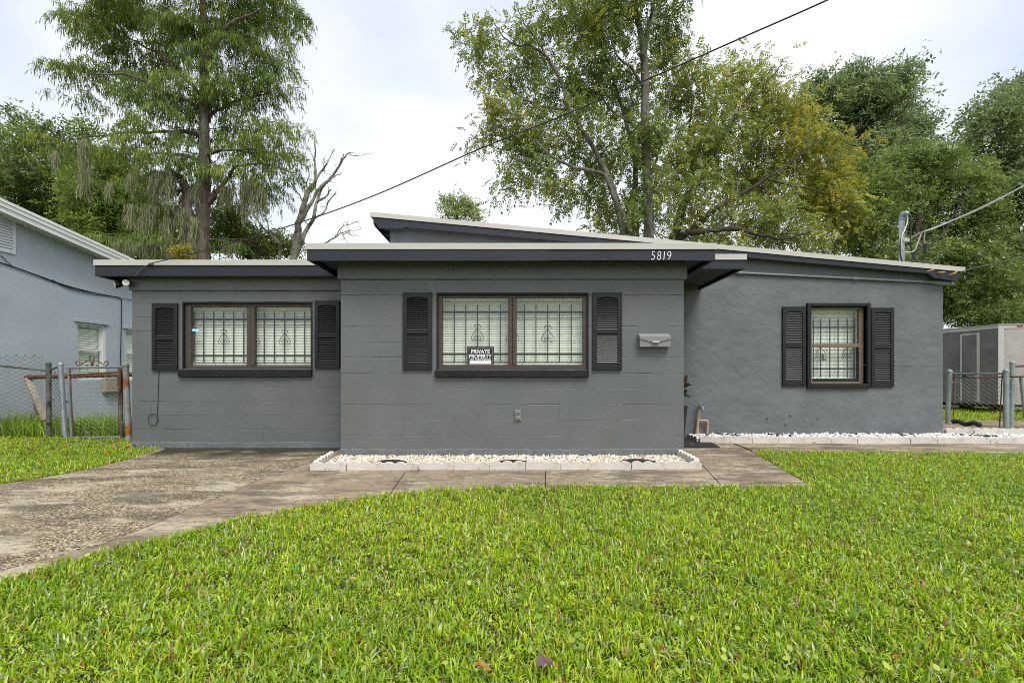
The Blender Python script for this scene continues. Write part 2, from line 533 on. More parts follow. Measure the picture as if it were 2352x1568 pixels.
def concrete_mat(name, base, dark, pale, agg=0.0, pink=None, algae=None):
    """weathered concrete; agg > 0 shows the washed pebbles"""
    m = bpy.data.materials.new(name)
    m.use_nodes = True
    n = m.node_tree.nodes
    l = m.node_tree.links.new
    b = n['Principled BSDF']
    b.inputs['Roughness'].default_value = 0.85
    b.inputs['Specular IOR Level'].default_value = 0.25
    t = n.new('ShaderNodeTexCoord')
    o = t.outputs['Object']
    def noise(scale, detail=6, rough=0.6, sx=None):
        q = n.new('ShaderNodeTexNoise')
        q.inputs['Scale'].default_value = scale
        q.inputs['Detail'].default_value = detail
        q.inputs['Roughness'].default_value = rough
        if sx:
            mm_ = n.new('ShaderNodeMapping')
            mm_.inputs['Scale'].default_value = sx
            l(o, mm_.inputs['Vector'])
            l(mm_.outputs['Vector'], q.inputs['Vector'])
        else:
            l(o, q.inputs['Vector'])
        return q.outputs['Fac']
    def rng(v, lo, hi):
        r = n.new('ShaderNodeMapRange')
        r.inputs['From Min'].default_value = lo
        r.inputs['From Max'].default_value = hi
        l(v, r.inputs['Value'])
        return r.outputs['Result']
    def mix(f, a, c):
        x = n.new('ShaderNodeMixRGB')
        if f is not None: l(f, x.inputs['Fac'])
        for k, val in (('Color1', a), ('Color2', c)):
            if isinstance(val, tuple): x.inputs[k].default_value = val + (1,)
            else: l(val, x.inputs[k])
        return x.outputs['Color']
    c = mix(rng(noise(3.0), 0.35, 0.65), tuple(q * 0.82 for q in base), tuple(q * 1.15 for q in base))
    hgt = noise(55)
    if agg:
        vo = n.new('ShaderNodeTexVoronoi')
        vo.inputs['Scale'].default_value = agg
        l(o, vo.inputs['Vector'])
        sep = n.new('ShaderNodeSeparateColor')
        l(vo.outputs['Color'], sep.inputs['Color'])
        rp = n.new('ShaderNodeValToRGB')
        e = rp.color_ramp.elements
        e[0].position, e[0].color = 0.0, (0.03, 0.024, 0.016, 1)
        e[1].position, e[1].color = 1.0, (0.62, 0.56, 0.43, 1)
        for p_, cc in ((0.25, (0.11, 0.083, 0.050)), (0.5, (0.24, 0.185, 0.11)), (0.75, (0.42, 0.335, 0.21))):
            q = e.new(p_)
            q.color = cc + (1,)
        l(sep.outputs['Red'], rp.inputs['Fac'])
        c = mix(rng(noise(1.7), 0.25, 0.5), c, rp.outputs['Color'])
        x = n.new('ShaderNodeMath')
        x.operation = 'SUBTRACT'
        x.inputs[0].default_value = 1.0
        l(vo.outputs['Distance'], x.inputs[1])
        hgt = x.outputs[0]
    c = mix(rng(noise(1.9, 7, 0.62, (0.7, 1.6, 1)), 0.51, 0.60), c, pale)
    c = mix(rng(noise(17, 5, 0.7), 0.5, 0.66), c, tuple((q + w * 1.2) / 2.2 for q, w in zip(base, dark)))
    f = rng(noise(2.1, 9, 0.72, (0.55, 1.6, 1)), 0.49, 0.58)
    x = n.new('ShaderNodeMath')
    x.operation = 'MULTIPLY'
    x.inputs[1].default_value = 0.62
    l(f, x.inputs[0])
    c = mix(x.outputs[0], c, dark)
    if pink: c = mix(rng(noise(2.1, 5, 0.6, (0.4, 2.2, 1)), 0.55, 0.75), c, pink)
    if algae:
        # green-black algae growing out from the foot of the wall
        sx = n.new('ShaderNodeSeparateXYZ')
        l(o, sx.inputs[0])
        ad = n.new('ShaderNodeMath')
        ad.operation = 'MULTIPLY_ADD'
        ad.inputs[1].default_value = 2.2
        l(noise(1.6, 7, 0.66), ad.inputs[0])
        l(sx.outputs['Y'], ad.inputs[2])
        c = mix(rng(ad.outputs[0], algae[0], algae[1]), c, (0.040, 0.038, 0.020))
    sp = mix(rng(noise(130, 2), 0.60, 0.72), c, tuple(q * 0.5 for q in dark))
    l(sp, b.inputs['Base Color'])
    bp = n.new('ShaderNodeBump')
    bp.inputs['Strength'].default_value = 0.6
    bp.inputs['Distance'].default_value = 0.006
    l(hgt, bp.inputs['Height'])
    l(bp.outputs['Normal'], b.inputs['Normal'])
    return m
M['drive'] = concrete_mat('washed_aggregate_concrete', (0.29, 0.235, 0.162), (0.070, 0.060, 0.043), (0.44, 0.385, 0.29), agg=95, algae=(6.75, 7.45))
M['walk'] = concrete_mat('old_walk_concrete', (0.295, 0.235, 0.163), (0.068, 0.057, 0.043), (0.43, 0.365, 0.27), pink=(0.135, 0.088, 0.095))
# ------------------------------------------------------------------ ground, driveway, walk
mb = MB()
mb.add([(-700, -500, -0.03), (700, -500, -0.03), (700, 900, -0.03), (-700, 900, -0.03)], [(0, 1, 2, 3)])
tag(mb.build('ground', M['soil']), kind='structure')

def slab_poly(px, z=0.0, th=0.10):
    return [G(u, v) + Vector((0, 0, z)) for u, v in px], th
def sheet(name, px, m, parent=None, z=0.0, th=0.025):
    pts = [G(u, v) for u, v in px]
    # subdivide the outline a little so that edges wander
    mb = MB()
    mb.prism([(p.x, p.y, z - th) for p in pts], (0, 0, th))
    return mb.build(name, m, parent)

JOINT = [(-560, 1520), (-200, 1372), (0, 1311), (120, 1280), (245, 1245), (350, 1205), (450, 1163), (530, 1129), (605, 1098), (650, 1084), (705, 1063), (783, 1030)]
LAWN_EDGE = [(-560, 1560), (-200, 1392), (0, 1332), (100, 1303), (275, 1260), (425, 1227), (550, 1191), (700, 1163), (850, 1141), (888, 1136), (1000, 1126), (1130, 1119), (1255, 1117), (1655, 1117), (1866, 1117)]
LEFT_EDGE = [(385, 1026), (372, 1029), (300, 1055), (200, 1079), (100, 1098), (0, 1113), (-200, 1141), (-560, 1190)]

drive = sheet('driveway', LEFT_EDGE[::-1] + [(385, 1015), (783, 1015)] + [(u - .8, v - .6) for u, v in JOINT[::-1]], M['drive'])
tag(drive, kind='structure')
# pale trowelled border along the left rim of the driveway
rim = [G(u, v) for u, v in LEFT_EDGE[1:]]
mb = MB()
ins = [p + Vector((0.10, -0.05, 0)) for p in rim]
for i in range(len(rim) - 1):
    mb.prism([(q.x, q.y, 0.0) for q in (rim[i], rim[i + 1], ins[i + 1], ins[i])], (0, 0, 0.004))
mb.build('border', M['walk'], drive)

walk = empty('walkway', (0, 5, 0))
tag(walk, kind='structure')
def le(a, b):
    return [p for p in LAWN_EDGE if a <= p[0] <= b]
slabs = [
    JOINT + [(947, 1030), (928.5, 1085), (893.5, 1135.2)] + [p for p in LAWN_EDGE[::-1] if p[0] < 887],
    [(950, 1030), (1252, 1030), (1252, 1117), (1130, 1119), (1000, 1126), (896, 1135.3), (931, 1085)],
    [(1253.8, 1030), (1562, 1030), (1602, 1060), (1624.4, 1080), (1657.6, 1117), (1253.8, 1117)],
    [(1566, 1030), (1560, 985), (1640, 985), (1672, 1014), (1722, 1034), (1866, 1117), (1660, 1117), (1627, 1080), (1605, 1060)],
    [(1646, 985), (2700, 985), (2700, 1050), (2352, 1041), (1900, 1036), (1728, 1034), (1678, 1013.5)],
]
for s_ in slabs:
    sheet('slab', s_, M['walk'], walk)

# strip of bare soil where the left lawn has been cut back from the driveway
out = [G(u, v) for u, v in LEFT_EDGE]
mb = MB()
for i in range(len(out) - 1):
    a, b = out[i], out[i + 1]
    mb.add([(a.x, a.y, -0.006), (b.x, b.y, -0.006), (b.x - 0.12, b.y + 0.10, 0.004), (a.x - 0.10, a.y + 0.12, 0.004)], [(0, 1, 2, 3)])
tag(mb.build('soil_strip', M['edge_soil']), kind='structure')

# concrete drive beyond the right gate
sd = MB()
for (y0, y1, jog) in ((8.05, 9.62, 0.0), (9.65, 11.2, 0.06)):
    sd.prism([(7.70, y0, -0.02), (16, y0 - 0.3 + jog, -0.02), (16, y1 - 0.4, -0.02), (7.70, y1, -0.02)], (0, 0, 0.024))
sd = sd.build('side_driveway', M['walk'])
tag(sd, kind='structure')
# ------------------------------------------------------------------ the grey house
D1, D2, D3 = 6.0, 6.68, 7.65
house = empty('house', (0, 6.0, 0), 'low grey concrete block house with flat roofed front rooms and black shutters', 'house')

def blocks(name, x0, x1, y, z0, z1, hole, ch=0.2032, bl=0.4064, shift=0.0):
    """painted block wall: a core behind, every block a piece of its own in front"""
    hx0, hx1, hz0, hz1 = hole
    core = MB()
    yb, ye = y + 0.012, y + 0.20
    core.box(x0, hx0, yb, ye, z0 - 0.1, z1)
    core.box(hx1, x1, yb, ye, z0 - 0.1, z1)
    core.box(hx0, hx1, yb, ye, z0 - 0.1, hz0)
    core.box(hx0, hx1, yb, ye, hz1, z1)
    wall = core.build(name, M['wall'], house)
    r = random.Random(int(x0 * 100))
    zc, row = z0, 0
    while zc < z1 - 0.02:
        zt = min(zc + ch, z1)
        x = x0 - (bl / 2 if row % 2 else 0) + shift
        while x < x1 - 0.001:
            a, b = max(x, x0), min(x + bl, x1)
            rects = []
            if b - a > 0.02:
                if b <= hx0 or a >= hx1 or zt <= hz0 or zc >= hz1:
                    rects = [(a, b, zc, zt)]
                else:
                    if a < hx0: rects.append((a, hx0, zc, zt))
                    if b > hx1: rects.append((hx1, b, zc, zt))
                    aa, bb = max(a, hx0), min(b, hx1)
                    if zc < hz0: rects.append((aa, bb, zc, hz0))
                    if zt > hz1: rects.append((aa, bb, hz1, zt))
            for (p, q, s, t) in rects:
                if q - p < 0.012 or t - s < 0.012: continue
                j = r.uniform(-0.0011, 0.0011)
                gz0, gz1 = r.uniform(0.0, 0.0007), r.uniform(0.0, 0.0004)
                if r.random() < 0.12: gz0 = .002
                m = MB()
                # face with its own small lean; top and bottom arrises rounded by many coats of paint
                c0, c1 = r.uniform(0.0006, 0.0022), r.uniform(0.0012, 0.0038)
                if r.random() < 0.07: c0 = r.uniform(0.003, 0.006)
                if r.random() < 0.30: c1 = r.uniform(0.005, 0.010)
                jl, jr = j, j + r.uniform(-0.0007, 0.0007)
                tl = r.uniform(-0.0009, 0.0009)
                vs_ = []
                for (xx, jj) in ((p, jl), (q, jr)):
                    vs_ += [(xx, y + 0.014, s), (xx, y + jj + c0 * .8, s + gz0), (xx, y + jj, s + gz0 + c0), (xx, y + jj + tl, t - gz1 - c1), (xx, y + jj + c1 * .8, t - gz1), (xx, y + 0.014, t)]
                m.add(vs_, [(0, 1, 2, 3, 4, 5), (11, 10, 9, 8, 7, 6)] + [(i, i + 6, (i + 1) % 6 + 6, (i + 1) % 6) for i in range(6)])
                m.build('block', M['wall'], wall)
            x += bl
        zc += ch
        row += 1
    return wall

cw = (WX(1002.5, D1), WX(1352, D1), WZ(848, D1), WZ(672, D1))
lw = (WX(419, D2), WX(718, D2), WZ(847, D2), WZ(693, D2))
XC0, XC1, XL0 = -2.227, 2.236, -5.505
wall_c = blocks('centre_wall', XC0, XC1, D1, 0.062, 2.294, cw, shift=0.0)
wall_l = blocks('wing_wall', XL0, XC0 + 0.05, D2, 0.062, 2.275, lw, shift=-0.13)

# footing course with ragged paint under each block wall
def plinth(x0, x1, y, h, seed):
    m = MB()
    r = random.Random(seed)
    n = int((x1 - x0) / 0.055)
    top, mid, bot = [], [], []
    for i in range(n + 1):
        x = x0 + (x1 - x0) * i / n
        z = h + r.uniform(-0.012, 0.004) * (1 if r.random() < .5 else .2) + .004 * math.sin(x * 3.1 + seed)
        o = r.uniform(-0.009, 0.004)
        top.append((x, y + 0.010, z))
        mid.append((x, y - 0.006 + o, z - 0.014))
        bot.append((x, y - 0.010 + o * 0.6 + r.uniform(-0.006, 0.006), -0.05))
    vs_ = top + mid + bot
    k = n + 1
    fs = []
    for i in range(n):
        fs += [(i, i + 1, k + i + 1, k + i), (k + i, k + i + 1, 2 * k + i + 1, 2 * k + i)]
    m.add(vs_, fs)
    return m.build('footing', M['stucco'], house, smooth=False)
plinth(XC0 - 0.004, XC1 + 0.004, D1, 0.098, 3)
plinth(XL0 - 0.004, XC0, D2, 0.090, 5)

# side and back walls of the two front rooms
m = MB()
m.box(XC1 - 0.19, XC1, D1 + 0.2, D3, -0.05, 2.5)
m.box(XC0, XC0 + 0.19, D1 + 0.2, D3, -0.05, 2.5)
m.build('side_wall', M['wall'], house)
m = MB()
m.box(XL0, XL0 + 0.19, D2 + 0.2, 12.0, -0.05, 2.5)
m.box(XL0 + 0.19, XC0, 11.8, 12.0, -0.05, 2.5)
m.build('side_wall', M['wall'], house)
# room backs, so that no daylight enters from behind
m = MB()
m.box(XC0 + 0.19, XC1 - 0.19, D1 + 1.2, D1 + 1.3, -0.05, 2.5)
m.box(XL0 + 0.19, XC0, D2 + 1.4, D2 + 1.5, -0.05, 2.5)
m.build('partition', M['reveal'], house)

# frieze boards under the eaves
m = MB(); m.bbox(XC0 - 0.035, XC1 + 0.035, D1 - 0.030, D1 + 0.15, 2.294, 2.52, b=0.004)
m.build('frieze_board', M['wall'], house)
m = MB(); m.bbox(XL0 - 0.03, XC0 + 0.01, D2 - 0.028, D2 + 0.15, 2.275, 2.50, b=0.004)
m.build('frieze_board', M['wall'], house)

# flat roofs: deck, soffit, fascia boards, drip edge
def flat_roof(x0, x1, y0, y1, ztop, fas_l=True, fas_r=True, fb=0.205, back=False, soff=0.125, tilt=0.0, name='roof'):
    m = MB()
    m.box(x0 + 0.03, x1 - 0.03, y0 + 0.03, y1, ztop - 0.075, ztop - 0.004)
    roof = m.build(name, M['roofing'], house)
    m = MB()
    m.box(x0 + 0.05, x1 - 0.05, y0 + 0.05, y1, ztop - soff - 0.03, ztop - soff)
    m.build('soffit', M['soffit'], roof)
    m = MB()
    m.bbox(x0 + 0.012, x1 - 0.012, y0 + 0.010, y0 + 0.048, ztop - fb, ztop - 0.070, b=0.003)
    m.build('fascia', M['trim'], roof)
    if fas_l:
        m = MB(); m.bbox(x0 + 0.012, x0 + 0.048, y0 + 0.0485, y1, ztop - fb, ztop - 0.070, b=0.003); m.build('fascia', M['trim'], roof)
    if fas_r:
        m = MB(); m.bbox(x1 - 0.048, x1 - 0.012, y0 + 0.0485, y1, ztop - fb, ztop - 0.070, b=0.003); m.build('fascia', M['trim'], roof)
    # drip edge: front strip with its lower lip, returns at the ends
    m = MB()
    m.bbox(x0 - 0.006, x1 + 0.006, y0, y0 + 0.0095, ztop - 0.072, ztop, b=0.002)
    m.bbox(x0 - 0.006, x1 + 0.006, y0 - 0.006, y0 - 0.0005, ztop - 0.078, ztop - 0.069, b=0.001)
    m.box(x0 - 0.006, x1 + 0.006, y0 + 0.0098, y0 + 0.09, ztop - 0.004, ztop + 0.001)
    m.box(x0 - 0.006, x0 + 0.004, y0 + 0.0098, y1, ztop - 0.070, ztop - 0.005)
    m.box(x1 - 0.004, x1 + 0.006, y0 + 0.0098, y1, ztop - 0.070, ztop - 0.005)
    m.build('drip_edge', M['white_metal'], roof)
    return roof
roof_c = flat_roof(-2.552, 2.532, 5.70, D3, 2.68, fb=0.212)
roof_l = flat_roof(-5.885, -2.50, 6.48, 12.0, 2.672, fas_r=False, fb=0.228)
roof_p = flat_roof(2.545, 3.155, 6.20, D3, 2.678, fas_l=False, fb=0.20)
# patched joint in the long fascia, and nails
m = MB()
m.bbox(-2.538, 0.47, 5.7035, 5.7095, 2.461, 2.607, b=0.001)
m.build('fascia_board', M['trim'], roof_c)

# main room with its shallow sloping roof: the gable wall behind
XG0, XG1 = WX(895.5, D3), WX(2165.5, D3)
RY = 7.50
tl, tr = P(850, 486.5, RY), P(2217.5, 613.5, RY)
slope = (tr.z - tl.z) / (tr.x - tl.x)
def zr(x, off=0.0): return tl.z + (x - tl.x) * slope - off
rw = (WX(1859, D3), WX(1988.5, D3), WZ(881, D3), WZ(704, D3))
m = MB()
def wallpiece(xa, xb, za, zb=None):
    """front wall piece; top follows the roof when zb is None"""
    t0 = zb if zb is not None else zr(xa, 0.12)
    t1 = zb if zb is not None else zr(xb, 0.12)
    m.prism([(xa, D3, za), (xb, D3, za), (xb, D3, t1), (xa, D3, t0)], (0, 0.2, 0))
wallpiece(XG0, rw[0], -0.05)
wallpiece(rw[1], XG1, -0.05)
wallpiece(rw[0], rw[1], -0.05, rw[2])
wallpiece(rw[0], rw[1], rw[3])
m.prism([(XG1, D3 + 0.2, -0.05), (XG1, 15.0, -0.05), (XG1, 15.0, zr(XG1, .12)), (XG1, D3 + 0.2, zr(XG1, .12))], (-0.2, 0, 0))
m.prism([(XG0, D3 + 0.2, -0.05), (XG0, 15.0, -0.05), (XG0, 15.0, zr(XG0, .12)), (XG0, D3 + 0.2, zr(XG0, .12))], (0.2, 0, 0))
m.prism([(XG0 + 0.2, 14.8, -0.05), (XG1 - 0.2, 14.8, -0.05), (XG1 - 0.2, 14.8, zr(XG1, .12)), (XG0 + 0.2, 14.8, zr(XG0, .12))], (0, 0.2, 0))
wall_g = m.build('gable_wall', M['stucco'], house)
m = MB(); m.box(rw[0] - 1, rw[1] + 1, D3 + 1.3, D3 + 1.4, -0.05, 2.6); m.build('partition', M['reveal'], house)

m = MB()
def rakepiece(xa, xb, o0, o1, y0, y1, mb_=None):
    (mb_ or m).prism([(xa, y0, zr(xa, o1)), (xb, y0, zr(xb, o1)), (xb, y0, zr(xb, o0)), (xa, y0, zr(xa, o0))], (0, y1 - y0, 0))
rakepiece(tl.x + 0.02, tr.x - 0.02, 0.002, 0.10, RY + 0.03, 15.2)
roof_g = m.build('sloping_roof', M['roofing'], house)
m = MB()
rakepiece(tl.x, tr.x, 0.0, 0.074, RY, RY + 0.010)
rakepiece(tl.x, tr.x, 0.068, 0.078, RY - 0.006, RY - 0.0005)
rakepiece(tl.x, tr.x, -0.003, 0.0015, RY + 0.0105, RY + 0.10)
m.prism([(tl.x, RY + 0.0102, zr(tl.x, .004)), (tl.x, 15.2, zr(tl.x, .004)), (tl.x, 15.2, zr(tl.x, .074)), (tl.x, RY + 0.0102, zr(tl.x, .074))], (0.010, 0, 0))
m.prism([(tr.x, RY + 0.0102, zr(tr.x, .004)), (tr.x, 15.2, zr(tr.x, .004)), (tr.x, 15.2, zr(tr.x, .074)), (tr.x, RY + 0.0102, zr(tr.x, .074))], (-0.010, 0, 0))
m.build('drip_edge', M['white_metal'], roof_g)
# rake boards with the notched, deeper ends
m = MB()
xl, xr = tl.x + 0.02, tr.x - 0.09
prof = [(xl, 0.075), (xr + 0.02, 0.075), (xr - 0.02, 0.235), (xr - 0.40, 0.218), (xr - 0.51, 0.155), (3.0, 0.175), (0.2, 0.19), (xl + 0.55, 0.195), (xl + 0.42, 0.235), (xl + 0.11, 0.245), (xl + 0.04, 0.13)]
m.prism([(x, RY + 0.0105, zr(x, o)) for x, o in prof], (0, 0.03, 0))
m.build('rake_board', M['trim'], roof_g)
m = MB()
rakepiece(xl + 0.03, xr, 0.112, 0.128, RY + 0.045, D3 + 0.02)
m.prism([(xl + 0.10, RY + 0.045, zr(xl + .1, .13)), (XG0 + 0.0, RY + 0.045, zr(XG0, .13)), (XG0, RY + 0.045, zr(XG0, .16)), (xl + 0.10, RY + 0.045, zr(xl + .1, .16))], (0, 7.6, 0))
m.prism([(xl + 0.02, RY + 0.045, zr(xl, .10)), (xl + 0.05, RY + 0.045, zr(xl, .10)), (xl + 0.05, RY + 0.045, zr(xl, .23)), (xl + 0.02, RY + 0.045, zr(xl, .18))], (0, 7.6, 0))
m.prism([(XG1, RY + 0.045, zr(XG1, .10)), (xr, RY + 0.045, zr(xr, .10)), (xr, RY + 0.045, zr(xr, .21)), (XG1, RY + 0.045, zr(XG1, .21))], (0, 7.6, 0))
m.build('soffit', M['soffit'], roof_g)
# two rafter tails visible in the left overhang
for yy in (7.95, 8.55, 9.15):
    m = MB(); m.prism([(xl + 0.06, yy, zr(xl, .165)), (XG0, yy, zr(XG0, .165)), (XG0, yy, zr(XG0, .25)), (xl + 0.10, yy, zr(xl, .23))], (0, 0.045, 0))
    m.build('rafter_tail', M['trim'], roof_g)
# broken ends of raw wood sticking out through the rake board
for (u, v, w, a) in ((2139, 620.5, 0.085, 0.45), (2163, 625.5, 0.075, -0.1), (2190, 628, 0.085, 0.55)):
    c = P(u, v, RY - 0.02)
    m = MB()
    m.tube([c + Vector((-w / 2, 0.05, -w * a / 2)), c + Vector((0, -0.01, 0)), c + Vector((w / 2, -0.02, w * a / 2))], [0.011, 0.014, 0.009], 6)
    m.build('wood_splinter', M['woodstub'], roof_g)

# ------------------------------------------------------------------ windows
def scroll_pts(cx, zc, h, w, sgn):
    """one half of the lyre-shaped scroll, as (x, z)"""
    pts = []
    for i in range(9):
        a = PI * 0.9 - i / 8 * PI * 1.45
        r_ = w * (0.115 - 0.03 * i / 8)
        pts.append((0.13 * w * 1.05 + r_ * -math.cos(a + PI), h / 2 - 0.09 * h + r_ * math.sin(a) * 1.0))
    pts = []
    # top curl, from its inner end round to the bar
    for i in range(11):
        a = math.radians(-60 + 240 * i / 10)
        pts.append((0.13 * w + 0.12 * w * math.cos(a), h * 0.40 + 0.12 * w * math.sin(a)))
    pts += [(0.03 * w, h * 0.30), (0.18 * w, h * 0.10), (0.36 * w, -h * 0.10), (0.48 * w, -h * 0.28)]
    for i in range(12):
        a = math.radians(0 - 180 * i / 11)
        pts.append((0.255 * w + 0.23 * w * math.cos(a), -h * 0.34 + 0.17 * w * math.sin(a)))
    for i in range(9):
        a = math.radians(180 - 230 * i / 8)
        pts.append((0.145 * w + 0.115 * w * math.cos(a), -h * 0.30 + 0.115 * w * math.sin(a)))
    return [(cx + sgn * x, zc + z) for x, z in pts]

def make_blind(win, x0, x1, z0, z1, y, pitch=0.0235, tint=None):
    """one blind: head rail, bottom rail and every slat; slats share one mesh"""
    w = x1 - x0
    m = MB()
    a = math.radians(62)
    hw = 0.0132
    prof = []
    for t in (-1, -0.33, 0.33, 1):
        yy = math.cos(a) * hw * t
        zz = math.sin(a) * hw * t
        bow = (1 - t * t) * -0.0018
        prof.append((yy + bow * math.sin(a), zz - bow * math.cos(a)))
    vs_, fs = [], []
    for (yy, zz) in prof:
        vs_ += [(x0, y + yy, z1 + zz), (x1, y + yy, z1 + zz)]
    for i in range(3): fs.append((2 * i, 2 * i + 1, 2 * i + 3, 2 * i + 2))
    for (yy, zz) in prof:
        vs_ += [(x0, y + yy + 0.0011, z1 + zz), (x1, y + yy + 0.0011, z1 + zz)]
    for i in range(3): fs.append((8 + 2 * i, 8 + 2 * i + 2, 8 + 2 * i + 3, 8 + 2 * i + 1))
    m.add(vs_, fs)
    first = m.build('slat', M['blind'], win, origin=(x0, y, z1), recalc=False)
    z = z1 - 0.055
    first.location = Vector((x0, y, z)) - org(win)
    ORG[first.name] = Vector((x0, y, z))
    z -= pitch
    while z > z0 + 0.03:
        s = dup(first, win, (x0, y, z))
        s.rotation_euler = (random.uniform(-0.05, 0.05), random.uniform(-0.0012, 0.0012), 0)
        z -= pitch
    m = MB(); m.bbox(x0 - .004, x1 + .004, y - 0.018, y + 0.018, z1 - 0.038, z1, b=0.003); m.build('head_rail', M['blind'], win)
    m = MB(); m.bbox(x0 - .002, x1 + .002, y - 0.012, y + 0.012, z0 + 0.005, z0 + 0.022, b=0.003); m.build('bottom_rail', M['blind'], win)

def bars(win, y, xs, z0, z1, hz, hx, scrolls, sc_h, sc_w):
    for x in xs:
        m = MB(); m.box(x - 0.0065, x + 0.0065, y - 0.0065, y + 0.0065, z0, z1); m.build('security_bar', M['bar'], win)
    for z in hz:
        m = MB(); m.box(hx[0], hx[1], y - 0.012, y - 0.0068, z - 0.013, z + 0.013); m.build('security_rail', M['bar'], win)
    for (x, z) in scrolls:
        m = MB()
        for s in (-1, 1):
            m.tube([(px_, y - 0.0005, pz) for px_, pz in scroll_pts(x, z, sc_h, sc_w, s)], 0.0042, 5)
        m.build('scroll', M['bar'], win)

def inner_box(win, x0, x1, z0, z1, y0, y1):
    """inside of the window opening: sides, head and board"""
    m = MB()
    m.box(x0, x0 + 0.012, y0, y1, z0, z1)
    m.box(x1 - 0.012, x1, y0, y1, z0, z1)
    m.box(x0 + 0.012, x1 - 0.012, y0, y1, z0, z0 + 0.014)
    m.box(x0 + 0.012, x1 - 0.012, y0, y1, z1 - 0.012, z1)
    m.build('inner_reveal', M['reveal'], win)

def slider(hole, y, panes, wall_y, rough_sill):
    """two-part window in a bronze frame; panes = [(x0, x1, z0, z1), ...]"""
    x0, x1, z0, z1 = hole
    win = empty('window', ((x0 + x1) / 2, y, z0))
    win.parent = house
    win.location = Vector(win.location) - org(house)
    # black painted lining of the opening
    m = MB()
    m.box(x0, x0 + 0.018, wall_y - 0.004, y + 0.06, z0, z1)
    m.box(x1 - 0.018, x1, wall_y - 0.004, y + 0.06, z0, z1)
    m.box(x0 + 0.018, x1 - 0.018, wall_y - 0.004, y + 0.06, z1 - 0.024, z1)
    m.build('lining', M['black'], win)
    a, b, c, d = x0 + 0.0185, x1 - 0.0185, z0 + 0.001, z1 - 0.0245
    fy0, fy1 = y, y + 0.055
    p = panes
    m = MB()
    m.bbox(a, p[0][0], fy0, fy1, c, d, b=0.003)
    m.bbox(p[1][1], b, fy0, fy1, c, d, b=0.003)
    m.bbox(p[0][0], p[1][1], fy0 + 0.001, fy1, c, p[0][2], b=0.003)
    m.bbox(p[0][0], p[1][1], fy0 + 0.001, fy1, p[0][3], d, b=0.003)
    xm = (p[0][1] + p[1][0]) / 2
    m.bbox(p[0][1], xm - 0.002, fy0 + 0.0005, fy1, p[0][2], p[0][3], b=0.003)
    m.bbox(xm + 0.002, p[1][0], fy0 - 0.006, fy1, p[0][2], p[0][3], b=0.003)
    m.box(xm - 0.0021, xm + 0.0021, fy0 + 0.012, fy1 - 0.002, p[0][2], p[0][3])
    m.build('frame', M['bronze'], win)
    for q in p:
        m = MB()
        m.box(q[0] - 0.004, q[1] + 0.004, y + 0.026, y + 0.031, q[2] - 0.004, q[3] + 0.004)
        m.build('pane', M['glass'], win)
    m = MB()
    yy = y + 0.0565
    m.box(a + .02, a + 0.032, yy, yy + 0.12, c + .005, d - .005)
    m.box(b - 0.032, b - .02, yy, yy + 0.12, c + .005, d - .005)
    m.box(a + 0.032, b - 0.032, yy, yy + 0.13, p[0][2] - 0.02, p[0][2] + 0.004)
    m.box(a + 0.032, b - 0.032, yy, yy + 0.12, p[0][3] + 0.004, p[0][3] + 0.018)
    m.build('inner_reveal', M['reveal'], win)
    # rough painted masonry sill
    (sx0, sx1, sz0, sz1) = rough_sill
    m = MB()
    r = random.Random(9)
    n = 34
    ring = [(wall_y + 0.05, sz1), (wall_y - 0.048, sz1 - 0.006), (wall_y - 0.055, sz1 - 0.014), (wall_y - 0.054, sz0 + 0.01), (wall_y - 0.046, sz0), (wall_y + 0.05, sz0)]
    vs_, fs = [], []
    for i in range(n + 1):
        x = sx0 + (sx1 - sx0) * i / n
        for (yy_, zz_) in ring:
            vs_.append((x, yy_ + r.uniform(-.0025, .0025), zz_ + r.uniform(-.0035, .0035)))
    k = len(ring)
    for i in range(n):
        for j in range(k):
            fs.append((i * k + j, i * k + (j + 1) % k, (i + 1) * k + (j + 1) % k, (i + 1) * k + j))
    fs.append(tuple(range(k))); fs.append(tuple(n * k + j for j in range(k)))
    m.add(vs_, fs)
    m.build('sill', M['black'], win)
    return win

YB = 0.125       # security bars behind the glass
# centre window
pc = [(WX(1015, D1), WX(1167, D1), WZ(838.5, D1), WZ(683, D1)), (WX(1187, D1), WX(1340, D1), WZ(838.5, D1), WZ(683, D1))]
win_c = slider(cw, D1 + 0.03, pc, D1, (WX(1000, D1), WX(1351, D1), WZ(866, D1), WZ(848.5, D1)))
k6 = D1 + YB
bars(win_c, k6, [WX(u, k6) for u in (1017, 1043.5, 1070, 1097, 1123.5, 1150, 1177, 1204.5, 1231, 1258, 1285, 1312)], WZ(831, k6), WZ(698.5, k6),
     (WZ(717, k6), WZ(812.5, k6)), (cw[0] + 0.06, cw[1] - 0.06), [(WX(1097, k6), WZ(764, k6)), (WX(1177.5, k6), WZ(766, k6)), (WX(1258, k6), WZ(767, k6))], 0.215, 0.175)
make_blind(win_c, cw[0] + 0.055, cw[1] - 0.055, pc[0][2] + 0.012, pc[0][3] + 0.012, D1 + 0.19)
